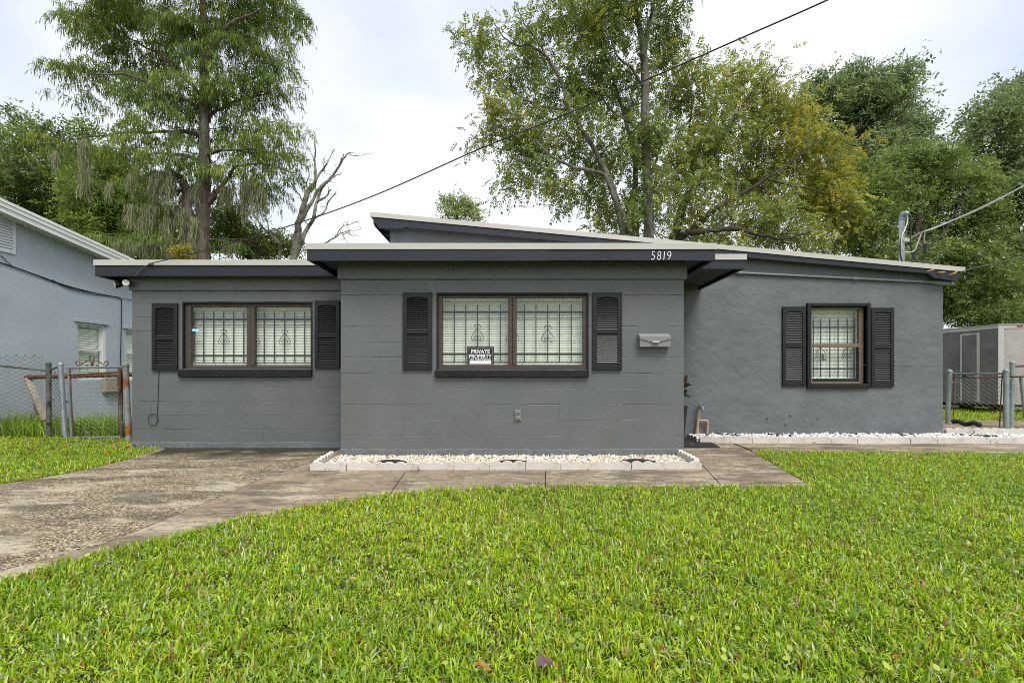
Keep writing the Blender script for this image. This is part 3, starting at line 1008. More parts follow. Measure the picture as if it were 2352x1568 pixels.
# left window
pl = [(WX(435, D2), WX(563.5, D2), WZ(839.5, D2), WZ(704, D2)), (WX(582.5, D2), WX(711, D2), WZ(839.5, D2), WZ(704, D2))]
win_l = slider(lw, D2 + 0.03, pl, D2, (WX(414.5, D2), WX(718, D2), WZ(865.5, D2), WZ(847.5, D2)))
k7 = D2 + YB
bars(win_l, k7, [WX(u, k7) for u in (446, 468, 491, 514, 537, 560, 583.5, 607, 630.5, 654, 677, 700)], WZ(831.5, k7), WZ(716, k7),
     (WZ(733, k7), WZ(816.5, k7)), (lw[0] + 0.06, lw[1] - 0.06), [(WX(514, k7), WZ(774, k7)), (WX(583.5, k7), WZ(774, k7)), (WX(654, k7), WZ(774, k7))], 0.215, 0.175)
make_blind(win_l, lw[0] + 0.055, lw[1] - 0.055, pl[0][2] + 0.012, pl[0][3] + 0.012, D2 + 0.19)

# right window: single hung sash in a thick black surround
x0, x1, z0, z1 = rw
win_r = empty('window', ((x0 + x1) / 2, D3, z0))
win_r.parent = house
win_r.location = Vector(win_r.location) - org(house)
m = MB()
tw = 0.055
m.bbox(x0 - tw, x0, D3 - 0.045, D3 + 0.10, z0 - 0.075, z1 + tw, b=0.006)
m.bbox(x1, x1 + tw, D3 - 0.045, D3 + 0.10, z0 - 0.075, z1 + tw, b=0.006)
m.bbox(x0 + .001, x1 - .001, D3 - 0.043, D3 + 0.10, z1, z1 + tw - .002, b=0.006)
m.bbox(x0 + .001, x1 - .001, D3 - 0.047, D3 + 0.10, z0 - 0.077, z0, b=0.006)
m.build('surround', M['black'], win_r)
fy = D3 + 0.045
gx0, gx1 = WX(1865.5, fy), WX(1973.5, fy)
zm0, zm1 = WZ(797, fy), WZ(789, fy)
zb, zt = WZ(869, fy), WZ(711, fy)
m = MB()
m.bbox(x0 + .001, gx0, fy, fy + 0.05, z0 + .001, z1 - .001, b=0.003)
m.bbox(gx1, x1 - 0.001, fy, fy + 0.05, z0 + .001, z1 - .001, b=0.003)
m.bbox(gx0, gx1, fy + .001, fy + 0.05, zt, z1 - .001, b=0.003)
m.bbox(gx0, gx1, fy + .001, fy + 0.05, z0 + .001, z0 + 0.035, b=0.003)
m.bbox(gx0, gx1, fy - .004, fy + 0.045, zm0, zm1, b=0.003)
m.build('frame', M['bronze_lt'], win_r)
m = MB()
m.bbox(gx0, gx1, fy + .004, fy + 0.048, z0 + 0.0355, zb, b=0.003)
m.box(gx1 - 0.022, gx1, fy + .006, fy + 0.04, zb, zm0)
m.build('sash', M['bar'], win_r)
for (a, b, s) in ((zm1, zt, 0.03), (zb, zm0, 0.02)):
    m = MB(); m.box(gx0 - .003, gx1 + .003, fy + s, fy + s + 0.005, a - .003, b + .003); m.build('pane', M['glass'], win_r)
inner_box(win_r, x0 + 0.02, x1 - 0.02, z0 + 0.02, z1 - 0.02, fy + 0.052, fy + 0.18)
kb = D3 + 0.155
bars(win_r, kb, [WX(u, kb) for u in (1868, 1885, 1906, 1925, 1946, 1962.5)], WZ(867, kb), WZ(732, kb), (WZ(751.5, kb), WZ(847, kb)), (gx0 - .01, gx1 + .01),
     [(WX(1885, kb), WZ(805, kb)), (WX(1946, kb), WZ(805, kb))], 0.23, 0.17)
make_blind(win_r, x0 + 0.05, x1 - 0.05, zb - 0.03, zt + 0.02, D3 + 0.21)
# latch hanging inside the lower sash
m = MB(); c = P(1890, 826, D3 + 0.10); m.bbox(c.x - 0.055, c.x + 0.055, c.y - .01, c.y + .01, c.z - 0.012, c.z + 0.012, b=.003); m.box(c.x - .012, c.x + .012, c.y - .006, c.y + .006, c.z + .012, c.z + .09)
m.build('latch', M['bronze'], win_r)

# ------------------------------------------------------------------ shutters
def shutter(u0, u1, v0, v1, d, n_up, n_lo, v_mid0, v_mid1, v_top, v_bot):
    x0, x1, z0, z1 = WX(u0, d), WX(u1, d), WZ(v1, d), WZ(v0, d)
    y0, y1 = d - 0.034, d - 0.002
    sh = MB()
    st = (x1 - x0) * 0.145
    ma, mb_ = WZ(v_mid1, d), WZ(v_mid0, d)
    zt_, zb_ = WZ(v_top, d), WZ(v_bot, d)
    sh.bbox(x0, x0 + st, y0, y1, z0, z1, b=0.003)
    sh.bbox(x1 - st, x1, y0, y1, z0, z1, b=0.003)
    # top rail with the shallow arch over the louvres
    n = 10
    poly = [(x0 + st, y0 + .002, z1 - 0.001), (x0 + st, y0 + .002, zt_ - 0.012)]
    for i in range(n + 1):
        t = i / n
        poly.append((x0 + st + (x1 - x0 - 2 * st) * t, y0 + .002, zt_ - 0.012 + 0.020 * (math.sin(PI * t) ** 0.8 if 0 < t < 1 else 0)))
    poly.append((x1 - st, y0 + .002, z1 - 0.001))
    sh.prism(poly, (0, 0.028, 0))
    sh.bbox(x0 + st, x1 - st, y0 + .002, y1, ma, mb_, b=0.003)
    sh.bbox(x0 + st, x1 - st, y0 + .002, y1, z0, zb_, b=0.003)
    sh.box(x0 + st, x1 - st, y1 - 0.004, y1 - 0.001, zb_, zt_)
    # rivets in the stiles
    for zz in (z0 + 0.03, (z0 + z1) / 2, z1 - 0.03):
        for xx in (x0 + st / 2, x1 - st / 2):
            sh.lathe((xx, y0 - .002, zz), [(0.006, -0.003), (0.006, 0.003)], 6)
    s = sh.build('shutter', M['shutter'], house, origin=(x0, d, z0), recalc=True)
    first = None
    for (a, b, n_) in ((mb_, zt_, n_up), (zb_, ma, n_lo)):
        pit = (b - a) / n_
        for i in range(n_):
            zc = a + pit * (i + 0.5)
            if first is None:
                m = MB()
                hw = pit * 0.5
                xa, xb = x0 + st - .002, x1 - st + .002
                m.prism([(xa, y0 + .006, zc - hw * .8), (xa, y0 + .0095, zc - hw * .8), (xa, y1 - .006, zc + hw * .8), (xa, y1 - .0095, zc + hw * .8)], (xb - xa, 0, 0))
                first = m.build('louver', M['louver'], s, origin=(x0, d, zc))
            else:
                dup(first, s, (x0, d, zc))
    return s
shutter(926, 993, 672, 849.5, D1, 15, 14, 757, 767, 684, 832)
shutter(1360.5, 1427.5, 672, 849.5, D1, 15, 14, 757, 767, 684, 832)
shutter(352, 410.5, 697, 851, D2, 14, 14, 771, 781, 708, 836)
shutter(724.5, 781.5, 691, 846.5, D2, 14, 14, 765.5, 775.5, 702, 831)
shutter(1795.5, 1848, 704.5, 887, D3, 18, 17, 787, 798, 716, 872)
shutter(1998.5, 2050.5, 707, 888.5, D3, 18, 17, 790, 801, 718, 874)

# ------------------------------------------------------------------ house number on the fascia
yf = 5.70 + 0.0025
for (ch, u) in (('5', 1499.5), ('8', 1514), ('1', 1525.5), ('9', 1537)):
    c = P(u, 587, yf)
    text_mesh(ch, 0.1, 'digit', M['digit'], house, (c.x, yf, c.z), extrude=0.003, height=0.105, width=0.05 if ch != '1' else 0.020, shear=0.12, offset=-0.0018)

# conduit along the gable wall
a, b = P(1700, 626.5, D3 - 0.03), P(2140, 648, D3 - 0.03)
m = MB()
a0 = a + (a - b).normalized() * 0.5
m.tube([a0, b], 0.019, 10)
for t in (0.0, 0.602):
    c = a.lerp(b, t)
    dd = (b - a).normalized()
    m.tube([c - dd * 0.045, c - dd * 0.04, c + dd * 0.04, c + dd * 0.045], [0.02, 0.026, 0.026, 0.02], 10)
dd = (b - a).normalized()
m.tube([b - dd * .02, b + dd * 0.02], 0.027, 10)
m.build('conduit', M['conduit'], house)
m = MB()
e = b + dd * 0.02
m.tube([e, e + dd * 0.02, e + dd * 0.08, e + dd * 0.25, e + dd * 0.29, e + dd * 0.31], [0.022, 0.032, 0.04, 0.042, 0.036, 0.018], 12)
m.build('conduit_elbow', M['conduit'], house)
# screw anchors low on the gable wall
for (u, v) in ((1763, 960), (1804, 975), (1879, 961), (1864.5, 973), (1815, 954)):
    c = P(u, v, D3 - 0.008)
    m = MB(); m.tube([c + Vector((0, -.012, 0)), c + Vector((0, 0.012, 0))], [0.009, 0.011], 7); m.build('wall_anchor', M['galv_dark'], house)
# hairline crack filler ridge in the stucco at the right
m = MB()
pts = [P(u, v, D3 - 0.001) for u, v in ((1972, 836), (1990, 838.5), (2010, 838), (2040, 841), (2070, 838.5), (2100, 841), (2140, 838.5), (2164, 840))]
m.tube(pts, 0.0032, 5)
m.build('crack_ridge', M['stucco'], house)
# ------------------------------------------------------------------ things on and around the house
# mailbox
c = P(1500.5, 797, D1)
mbx = empty('mailbox', (c.x, D1, c.z), 'grey wall mounted mailbox with pointed flap lid', 'mailbox')
hw = 0.203
z0, z1 = c.z, WZ(766, D1)
m = MB()
ya, yb = D1 - 0.085, D1 - 0.003
m.prism([(c.x - hw + .006, ya, z0), (c.x - hw + .006, yb, z0), (c.x - hw + .006, yb, z1 - .02), (c.x - hw + .006, ya, z1 - .055)], (2 * hw - .012, 0, 0))
m.build('box', M['mailbox'], mbx)
m = MB()
zf = z1 - 0.048
# sloping lid top
m.prism([(c.x - hw, yb, z1), (c.x - hw, yb, z1 - .004), (c.x - hw, ya - .012, zf - .004), (c.x - hw, ya - .012, zf)], (2 * hw, 0, 0))
# front flap, coming to a blunt point in the middle
m.prism([(c.x - hw, ya - .0122, zf), (c.x + hw, ya - .0122, zf), (c.x + hw, ya - .0122, zf - .026), (c.x + 0.055, ya - .0122, zf - 0.066), (c.x - 0.055, ya - .0122, zf - 0.066), (c.x - hw, ya - .0122, zf - .026)], (0, 0.005, 0))
for s in (-1, 1):
    m.prism([(c.x + s * hw, yb, z1), (c.x + s * hw, ya - .012, zf), (c.x + s * hw, ya - .012, zf - .026), (c.x + s * hw, yb, zf - .02)], (-s * 0.003, 0, 0))
m.build('lid', M['mailbox'], mbx)
m = MB()
m.prism([(c.x - 0.048, ya - .0125, zf - .058), (c.x + 0.048, ya - .0125, zf - .058), (c.x + 0.040, ya - .036, zf - .072), (c.x - 0.040, ya - .036, zf - .072)], (0, 0, -0.004))
m.build('handle', M['white_metal'], mbx)

# outlet box
c = P(1190, 953, D1)
ob = empty('outlet_box', (c.x, D1, c.z), 'small grey outlet box on the block wall below the mailbox side of the big window', 'outlet box')
ob['label'] = 'small grey outlet box low on the block wall below the middle window'
m = MB(); m.bbox(c.x - .042, c.x + .042, D1 - .022, D1 - .003, c.z - .068, c.z + .068, b=.004); m.build('plate', M['mailbox'], ob)
m = MB(); m.bbox(c.x - .027, c.x + .027, D1 - .04, D1 - .0225, c.z + .004, c.z + .05, b=.006); m.bbox(c.x - .027, c.x + .027, D1 - .036, D1 - .0225, c.z - .05, c.z - .004, b=.006); m.build('cover', M['mailbox'], ob)
m = MB(); m.box(c.x - .018, c.x + .018, D1 - .0412, D1 - .0405, c.z + .022, c.z + .032); m.build('slot', M['black'], ob)

# private property sign standing inside the centre window
ys = D1 + 0.052
x0, x1, z0, z1 = WX(1072.5, ys), WX(1134.5, ys), WZ(839, ys) + .004, WZ(796, ys)
sg = empty('window_sign', ((x0 + x1) / 2, ys, z0), 'black private property no trespassing sign inside the middle window', 'sign')
m = MB(); m.box(x0, x1, ys + .001, ys + .004, z0, z1); m.build('board', M['cable'], sg)
w, h = x1 - x0, z1 - z0
m = MB()
e = 0.0028
bx0, bx1, bz0, bz1 = x0 + .035 * w, x1 - .035 * w, z0 + .025 * h, z1 - .085 * h
m.box(bx0, bx1, ys - .0004, ys + .0008, bz1 - e, bz1); m.box(bx0, bx1, ys - .0004, ys + .0008, bz0, bz0 + e)
m.box(bx0, bx0 + e, ys - .0004, ys + .0008, bz0 + e, bz1 - e); m.box(bx1 - e, bx1, ys - .0004, ys + .0008, bz0 + e, bz1 - e)
m.build('border_line', M['digit'], sg)
m = MB(); m.box(x0 + .10 * w, x1 - .10 * w, ys - .0004, ys + .0008, z0 + .065 * h, z0 + .24 * h); m.build('blank_field', M['digit'], sg)
xc = (x0 + x1) / 2
text_mesh('PRIVATE', .1, 'lettering', M['digit'], sg, (xc, ys, z0 + .74 * h), extrude=.0006, width=.69 * w, height=.21 * h, offset=0.0025)
text_mesh('PROPERTY', .1, 'lettering', M['digit'], sg, (xc, ys, z0 + .485 * h), extrude=.0006, width=.83 * w, height=.21 * h, offset=0.0025)
text_mesh('NO TRESPASSING', .1, 'lettering', M['digit'], sg, (xc, ys, z0 + .305 * h), extrude=.0006, width=.78 * w, height=.085 * h, offset=0.002)

# alarm company sticker, a diamond, inside the left window
ys = D2 + 0.0535
c = P(449, 758.5, ys)
st = empty('alarm_sticker', c, 'small diamond shaped alarm sticker on the glass of the left window', 'sticker')
M['navy'] = mat('navy_print', (0.012, 0.04, 0.085), rough=0.5, var=0.05)
M['teal'] = mat('pale_blue_print', (0.36, 0.62, 0.70), rough=0.5, var=0.05)
r_ = 0.062
m = MB(); m.prism([(c.x - r_, ys, c.z), (c.x, ys, c.z - r_), (c.x + r_, ys, c.z), (c.x, ys, c.z + r_)], (0, .001, 0)); m.build('backing', M['teal'], st)
m = MB()
m.prism([(c.x - .03, ys - .0015, c.z + .030), (c.x, ys - .0015, c.z + .058), (c.x + .03, ys - .0015, c.z + .030)], (0, .001, 0))
m.prism([(c.x - .043, ys - .0015, c.z - .016), (c.x - .018, ys - .0015, c.z - .010), (c.x + .018, ys - .0015, c.z - .034), (c.x, ys - .0015, c.z - .058)], (0, .001, 0))
m.build('dark_print', M['navy'], st)
m = MB(); m.box(c.x - .044, c.x + .044, ys - .0015, ys - .0005, c.z - .003, c.z + .014); m.build('white_band', M['digit'], st)
m = MB(); m.tube([(c.x - .012, ys - .001, c.z + .024), (c.x, ys - .001, c.z + .030), (c.x + .014, ys - .001, c.z + .022)], .004, 5); m.build('red_mark', M['red_lens'], st)
# little paper labels at the top of the panes
for i, (u, v, d) in enumerate(((512.5, 709, D2), (650.5, 710, D2))):
    c = P(u, v, d + .054)
    m = MB(); m.box(c.x - .026, c.x + .026, d + .053, d + .0545, c.z - .016, c.z + .016)
    tag(m.build('paper_label', M['pvc'], origin=c), ('tan paper label at the top of the left window, left pane', 'tan paper label at the top of the left window, right pane')[i], 'label', 'paper labels on the window glass')

# twin floodlight under the left eave corner
c = P(287, 644, D2 - 0.02)
fl = empty('floodlight', c, 'black twin floodlight under the left corner of the eave', 'floodlight')
m = MB(); m.lathe((c.x, c.y, c.z - .035), [(.03, 0), (.036, .012), (.036, .06), (.03, .07)], 12); m.build('mount', M['bar'], fl)
for (u, v, dx, m2) in ((273, 653, (-0.6, -0.62, -0.25), None), (293, 650, (0.25, -0.85, -0.1), 1)):
    q = P(u, v, D2 - 0.08)
    dv = Vector(dx).normalized()
    m = MB()
    m.tube([c + Vector((0, 0, -.01)), q - dv * .05], .011, 8)
    m.tube([q - dv * .055, q - dv * .04, q, q + dv * .035, q + dv * .046], [.018, .034, .045, .050, .050], 14)
    hd = m.build('lamp_head', M['bar'], fl, smooth=False)
    m = MB(); m.tube([q + dv * .0465, q + dv * .051], [.046, .040], 14); m.build('lens', M['reveal'], hd)

# thin cable and its coil hanging below the left shutter
m = MB()
pts = [P(365, 852, D2 - .006), P(364, 880, D2 - .008), P(363, 920, D2 - .008), P(361, 950, D2 - .008), P(361.5, 966, D2 - .010)]
for i in range(22):
    a = math.radians(10 - 380 * i / 21)
    pts.append(P(351 + 11 * math.cos(a), 963 - 13.5 * math.sin(a), D2 - .012 - .0003 * i))
m.tube([Vector(p) for p in smooth_path([tuple(p) for p in pts], 3)], 0.0042, 5)
tag(m.build('hanging_cable', M['trim'], origin=pts[0]), 'thin grey cable hanging in a small coil below the left shutter', 'cable')

# outdoor tap with its old pipes at the gable wall
c = P(1603, 988, D3 - .06)
tp = empty('water_tap', (c.x, c.y, 0.05), 'old tan water pipe with a brass tap standing against the gable wall', 'water tap')
m = MB(); q = [P(1601, 992, c.y), P(1602, 978, c.y), P(1604, 955, c.y), P(1605, 937, c.y)]
m.tube(q, [.026, .021, .019, .018], 10); m.tube([P(1601, 996, c.y), P(1601.3, 986, c.y)], .031, 10); m.build('riser', M['pvc'], tp)
m = MB(); q = [P(1603, 965, c.y), P(1615, 965, c.y), P(1624, 965.5, c.y), P(1625.5, 968, c.y), P(1625, 980, c.y), P(1624.5, 996, c.y)]
m.tube(q, .017, 10); m.tube([P(1625.3, 964.5, c.y), P(1625.3, 973, c.y)], .022, 10); m.build('side_pipe', M['pvc'], tp)
m = MB(); a = P(1604.5, 936, c.y); m.tube([a, a + Vector((.01, -.03, .02)), a + Vector((.03, -.08, .012)), a + Vector((.04, -.11, -.035))], [.02, .022, .018, .016], 10)
m.tube([a + Vector((.012, -.03, .02)), a + Vector((.014, -.035, .07))], .008, 8); m.lathe(a + Vector((.014, -.035, .068)), [(.026, 0), (.03, .006), (.026, .012)], 10); m.build('tap', M['galv'], tp)

# door mat
m = MB()
q = [G(1566, 1005), G(1614, 1005), G(1653.5, 1028.5), G(1566, 1028.5)]
m.prism([(p.x, p.y, 0.003) for p in q], (0, 0, 0.013))
e = [(q[2].x, q[2].y), (q[3].x, q[3].y)]
dm = m.build('door_mat', M['rubber'], origin=(q[3].x, q[3].y, 0))
tag(dm, 'black rubber door mat with dead leaves beside the corner of the front room', 'door mat')

# planter behind the corner, with a few large leaves showing
pc_ = Vector((2.405, 6.75, 0.0))
pp = empty('potted_plant', pc_, 'tall black planter with broad leaved plant half hidden behind the house corner', 'plant')
m = MB(); m.lathe((pc_.x, pc_.y, 0.0), [(.10, 0), (.105, .02), (.152, .56), (.16, .57), (.16, .60), (.14, .60), (.135, .55)], 18); m.build('pot', M['planter'], pp)
M['magnolia'] = mat('glossy_dark_leaf', (0.010, 0.030, 0.012), rough=0.3, var=0.2)
M['magnolia_back'] = mat('brown_leaf', (0.04, 0.024, 0.012), rough=0.5, var=0.3)
def big_leaf(base, dirv, length, width, m_, droop=0.25):
    length, width = length * .72, width * .8
    d = Vector(dirv).normalized()
    s = d.cross(Vector((0.2, -1, 0.1))).normalized()
    vs_, fs = [], []
    n = 7
    for i in range(n + 1):
        t = i / n
        c_ = Vector(base) + d * length * t + Vector((0, 0, -droop * length * t * t))
        w_ = width * (math.sin(PI * min(1, t * 0.94 + 0.06)) ** 0.8) * .5 + .001
        vs_ += [c_ - s * w_ + Vector((0, -.01 * t, 0)), c_, c_ + s * w_]
    for i in range(n):
        fs += [(3 * i, 3 * i + 1, 3 * i + 4, 3 * i + 3), (3 * i + 1, 3 * i + 2, 3 * i + 5, 3 * i + 4)]
    m = MB(); m.add(vs_, fs); return m.build('leaf', m_, pp, smooth=True)
for (ux, vz, dv, ln, wd, mm_, dr) in ((1566, 892, (0.32, -.1, 0.95), .30, .10, M['magnolia_back'], .0), (1566, 893, (0.55, -.1, 0.6), .22, .07, M['magnolia'], .2),
                                  (1564, 886, (1, -.1, .22), .22, .035, M['magnolia'], .15), (1560, 905, (1, -.1, .15), .24, .03, M['magnolia'], .35),
                                  (1566, 906, (.4, -.1, .5), .16, .07, M['magnolia'], .1), (1560, 912, (1, -.1, .45), .26, .02, M['magnolia'], .5)):
    b_ = P(ux, vz, 6.72)
    big_leaf(b_, dv, ln, wd, mm_, dr)
m = MB(); m.tube([(pc_.x, pc_.y, .5), (pc_.x + .03, pc_.y, .8), (pc_.x + .06, pc_.y, 1.0)], [.012, .009, .006], 6); m.build('stem', M['bark_dark'], pp)
c = G(1576, 1001)
m = MB(); m.lathe((c.x - .06, c.y + .1, 0.0), [(.05, 0), (.075, .04), (.11, .10), (.10, .11), (.07, .05)], 14)
tag(m.build('green_pot', M['green_plastic'], origin=(c.x - .06, c.y + .1, 0)), 'small green plastic pot on the ground behind the corner by the mat', 'pot')

# ------------------------------------------------------------------ scalloped edging blocks and gravel beds
def edging_mesh(L_=0.404, n=3, h=0.090, dip=0.029, th=0.055):
    prof = [(0, -0.02)]
    for k in range(n):
        for i in range(9):
            t = i / 8
            prof.append((L_ * (k + t) / n, h - dip + dip * (4 * t * (1 - t)) ** 0.8 if 0 < t < 1 else h - dip))
    prof.append((L_, -0.02))
    m = MB()
    # front face, chamfer ring, back face
    k = len(prof)
    vs_ = []
    cx, cz = L_ / 2, h * .4
    for (yy, s) in ((-th / 2, 0.985), (-th / 2 + .005, 1.0), (th / 2 - .005, 1.0), (th / 2, 0.985)):
        vs_ += [(cx + (x - cx) * s, yy, cz + (z - cz) * s) for x, z in prof]
    fs = [tuple(range(k))[::-1], tuple(3 * k + i for i in range(k))]
    for r_ in range(3):
        for i in range(k):
            fs.append((r_ * k + i, r_ * k + (i + 1) % k, (r_ + 1) * k + (i + 1) % k, (r_ + 1) * k + i))
    m.add(vs_, fs)
    return m
edge_src = [None]
RE = random.Random(4)
ORD = 'first second third fourth fifth sixth seventh eighth ninth tenth eleventh twelfth thirteenth fourteenth fifteenth sixteenth seventeenth eighteenth nineteenth twentieth'.split()
def edging_run(a, b, label, group, h=None, zoff=0.0, jit=0.006, scale=(1, 1, 1)):
    a, b = Vector(a), Vector(b)
    L_ = (b - a).length
    n = max(1, round(L_ / 0.409))
    d = (b - a) / L_
    ang = math.atan2(d.y, d.x)
    for i in range(n):
        p = a + d * (L_ * i / n)
        if edge_src[0] is None:
            o = edging_mesh().build('edging_block', M['edging'], origin=(0, 0, 0))
            edge_src[0] = o
        else:
            o = edge_src[0].copy()
            COL.objects.link(o)
        o.location = (p.x + RE.uniform(-jit, jit) * .5, p.y + RE.uniform(-jit, jit), zoff + RE.uniform(-.006, .004))
        o.rotation_euler = (RE.uniform(-.06, .03), RE.uniform(-.012, .012), ang + RE.uniform(-.015, .015))
        o.scale = (scale[0] * L_ / n / .409, scale[1], scale[2])
        tag(o, label.format(ORD[i] if i < 20 else 'last') if n > 1 else label.format('only'), 'edging block', group)
        ORG[o.name] = Vector(o.location)
eb = G(715, 1078.5); ee = G(1611, 1076)
edging_run((eb.x, eb.y, 0), (ee.x, ee.y, 0), '{} white scalloped edging block from the driveway end, front row of the middle gravel bed', 'front edging of the middle bed')
edging_run((eb.x + .03, eb.y + .05, 0), (-2.30, 5.93, 0), '{} white scalloped edging block in the driveway side row of the middle gravel bed', 'left end edging of the middle bed')
edging_run((2.16, 5.97, 0.01), (ee.x - .02, ee.y + .05, 0.01), '{} white scalloped edging block from the wall, mat side row of the middle gravel bed', 'right end edging of the middle bed', zoff=.012)
rb = G(1608, 1006.5)
yr = 7.18
xr0 = WX(1606, yr)
edging_run((xr0, yr, 0), (11.0, yr - .12, 0), '{} white scalloped edging block from the tap end, long row along the gable wall', 'edging before the gable wall', zoff=0.012)
edging_run((2.92, D3 - .02, 0), (xr0, yr + .02, 0), '{} white scalloped edging block from the wall, short row between door mat and tap', 'end edging of the gable bed', zoff=.012)
edging_run((WX(2169, 7.72), 7.70, 0), (9.9, 7.62, 0), '{} taller cream edging block from the house corner, row below the chain link gate', 'raised edging below the right gate', zoff=.055, scale=(1, 1, 1.35))

def stones(name, poly, n, r0, r1, z0, cols, seed, pile=None):
    g = np.random.default_rng(seed)
    bm = bmesh.new()
    bmesh.ops.create_icosphere(bm, subdivisions=1, radius=1.0)
    bv = np.array([v.co[:] for v in bm.verts])
    bf = np.array([[v.index for v in f.verts] for f in bm.faces])
    bm.free()
    xs, ys_ = np.array([p[0] for p in poly]), np.array([p[1] for p in poly])
    pts = []
    while len(pts) < n:
        x = g.uniform(xs.min(), xs.max(), n); y = g.uniform(ys_.min(), ys_.max(), n)
        k = in_poly(x, y, poly)
        pts += list(zip(x[k], y[k]))
    pts = np.array(pts[:n])
    s = g.uniform(r0, r1, (n, 1)) * np.stack([g.uniform(.9, 1.35, n), g.uniform(.7, 1.0, n), g.uniform(.5, .75, n)], 1)
    # random rotation
    q = g.normal(size=(n, 4)); q /= np.linalg.norm(q, axis=1, keepdims=True)
    w, x, y, z = q.T
    R = np.stack([np.stack([1 - 2 * (y * y + z * z), 2 * (x * y - z * w), 2 * (x * z + y * w)], 1),
                  np.stack([2 * (x * y + z * w), 1 - 2 * (x * x + z * z), 2 * (y * z - x * w)], 1),
                  np.stack([2 * (x * z - y * w), 2 * (y * z + x * w), 1 - 2 * (x * x + y * y)], 1)], 1)
    V = bv[None] * (1 + g.uniform(-.22, .22, (n, len(bv), 1))) * s[:, None]
    V = np.einsum('nij,nkj->nki', R, V)
    zz = z0 + g.uniform(0, 1, n) * (pile if pile else .02)
    V = V + np.stack([pts[:, 0], pts[:, 1], zz], 1)[:, None]
    Fc = (bf[None] + (np.arange(n) * len(bv))[:, None, None]).reshape(-1, 3)
    cc = np.array(cols)[g.integers(0, len(cols), n)] * g.uniform(.82, 1.08, (n, 1))
    C = np.repeat(cc, len(bv), axis=0)
    m = bpy.data.materials.get('gravel_stone')
    if m is None:
        m = leaf_mat('gravel_stone', rough=.85, trans=0.0, spec=.25)
    return np_mesh(name, V.reshape(-1, 3), Fc, m, None, C)
cream = [(.68, .61, .49), (.74, .69, .60), (.60, .51, .38), (.78, .75, .69), (.54, .46, .34), (.71, .65, .53)]
white = [(.72, .71, .69), (.64, .64, .66), (.76, .75, .73), (.60, .54, .45), (.66, .66, .69), (.70, .68, .64)]
polyc = [(eb.x + .06, eb.y + .03), (ee.x - .05, ee.y + .03), (2.15, 5.985), (-2.26, 5.985)]
tag(stones('white_gravel', polyc, 5200, .013, .025, -.012, cream, 5, pile=.022), 'cream white gravel filling the bed before the middle room', 'gravel', kind='stuff')
polyr = [(xr0 + .03, yr + .02), (11.0, yr - .09), (11.0, 7.58), (7.2, 7.64), (2.95, 7.64)]
tag(stones('white_gravel', polyr, 3200, .02, .042, .03, white, 6, pile=.055), 'coarse white gravel filling the bed along the gable wall', 'gravel', kind='stuff')

def disc(u, v, w, h, label, d=None):
    c = G(u, v, .06) if d is None else Vector((WX(u, d), d, 0))
    m = MB()
    m.lathe((0, 0, 0), [(w * .5, -.03), (w * .5, .0), (w * .485, .006), (w * .2, .0065), (w * .01, .0066)], 26)
    o = m.build('stepping_pad', M['pad'], origin=(0, 0, 0))
    o.location = (c.x, c.y, h)
    o.scale = (1, .8, 1)
    o.rotation_euler = (.05, 0, RE.uniform(0, 3)) if d is None else (.06, 0, 0)
    tag(o, label, 'stepping pad', 'round black pads in the gravel beds')
    return o
disc(893, 1056, .42, .015, 'round black pad in the gravel left of the middle window', 5.40)
disc(1176, 1056, .42, .013, 'round black pad in the gravel below the private property sign window', 5.40)
disc(1468, 1055.5, .46, .018, 'round black pad in the gravel below the mailbox', 5.41)
disc(1668, 1000, .46, .088, 'round black pad in the gable gravel nearest the tap')
disc(1790, 1001, .46, .086, 'round black pad in the gable gravel below the left shutter of the small window')
disc(2092, 1001.5, .5, .088, 'round black pad in the gable gravel near the house corner')
disc(2240, 1002, .55, .088, 'round black pad in the gravel below the right gate')
# ------------------------------------------------------------------ neighbour's house at the left
NX, ND, NS = -8.98, 9.5, 0.10
def N(D, z, off=0.0):
    """point on the neighbour's gable wall at depth D; off = distance out of the wall towards our house"""
    l_ = math.hypot(1, NS)
    return Vector((NX + NS * (D - ND) + off / l_, D - off * NS / l_, z))
def ND_at(u, off=0.0):
    k = (u - U0) / F
    x0_ = NX - NS * ND + off
    return x0_ / (k - NS)
def NZ(u, v, off=0.0):
    return EYE + (V0 - v) * ND_at(u, off) / F
nb = empty('neighbour_house', N(9.5, 0), 'pale blue grey stucco house with white roof edge behind the left fence', 'house')
OFF = 0.36
dA, dB = ND_at(0, OFF), ND_at(304, OFF)
zA, zB = NZ(0, 453, OFF), NZ(304, 593, OFF)
ns = (zB - zA) / (dB - dA)
RD = 7.45
def nrake(D): return zA + ns * (D - dA) if D >= RD else zA + ns * (RD - dA) - abs(ns) * (RD - D)
holes = []
for (ua, ub, va, vb) in ((176, 244, 739, 872), (287, 352, 755, 872)):
    a, b = ND_at(ua), ND_at(ub)
    holes.append((a, b, NZ(ub, vb), NZ(ua, va)))
DW0, DW1 = 3.6, 12.6
m = MB()
def nwall(a, b, za, zb=None):
    t0, t1 = (zb, zb) if zb is not None else (nrake(a) - .13, nrake(b) - .13)
    m.prism([N(a, za), N(b, za), N(b, t1), N(a, t0)], N(0, 0, -.2) - N(0, 0, 0))
edges = [DW0, RD, holes[0][0], holes[0][1], holes[1][0], holes[1][1], DW1]
nwall(DW0, RD, -.05); nwall(RD, holes[0][0], -.05); nwall(holes[0][1], holes[1][0], -.05); nwall(holes[1][1], DW1, -.05)
for h in holes:
    nwall(h[0], h[1], -.05, h[2]); nwall(h[0], h[1], h[3])
m.build('gable_wall', M['nb_wall'], nb)
m = MB()
back = N(0, 0, -8) - N(0, 0, 0)
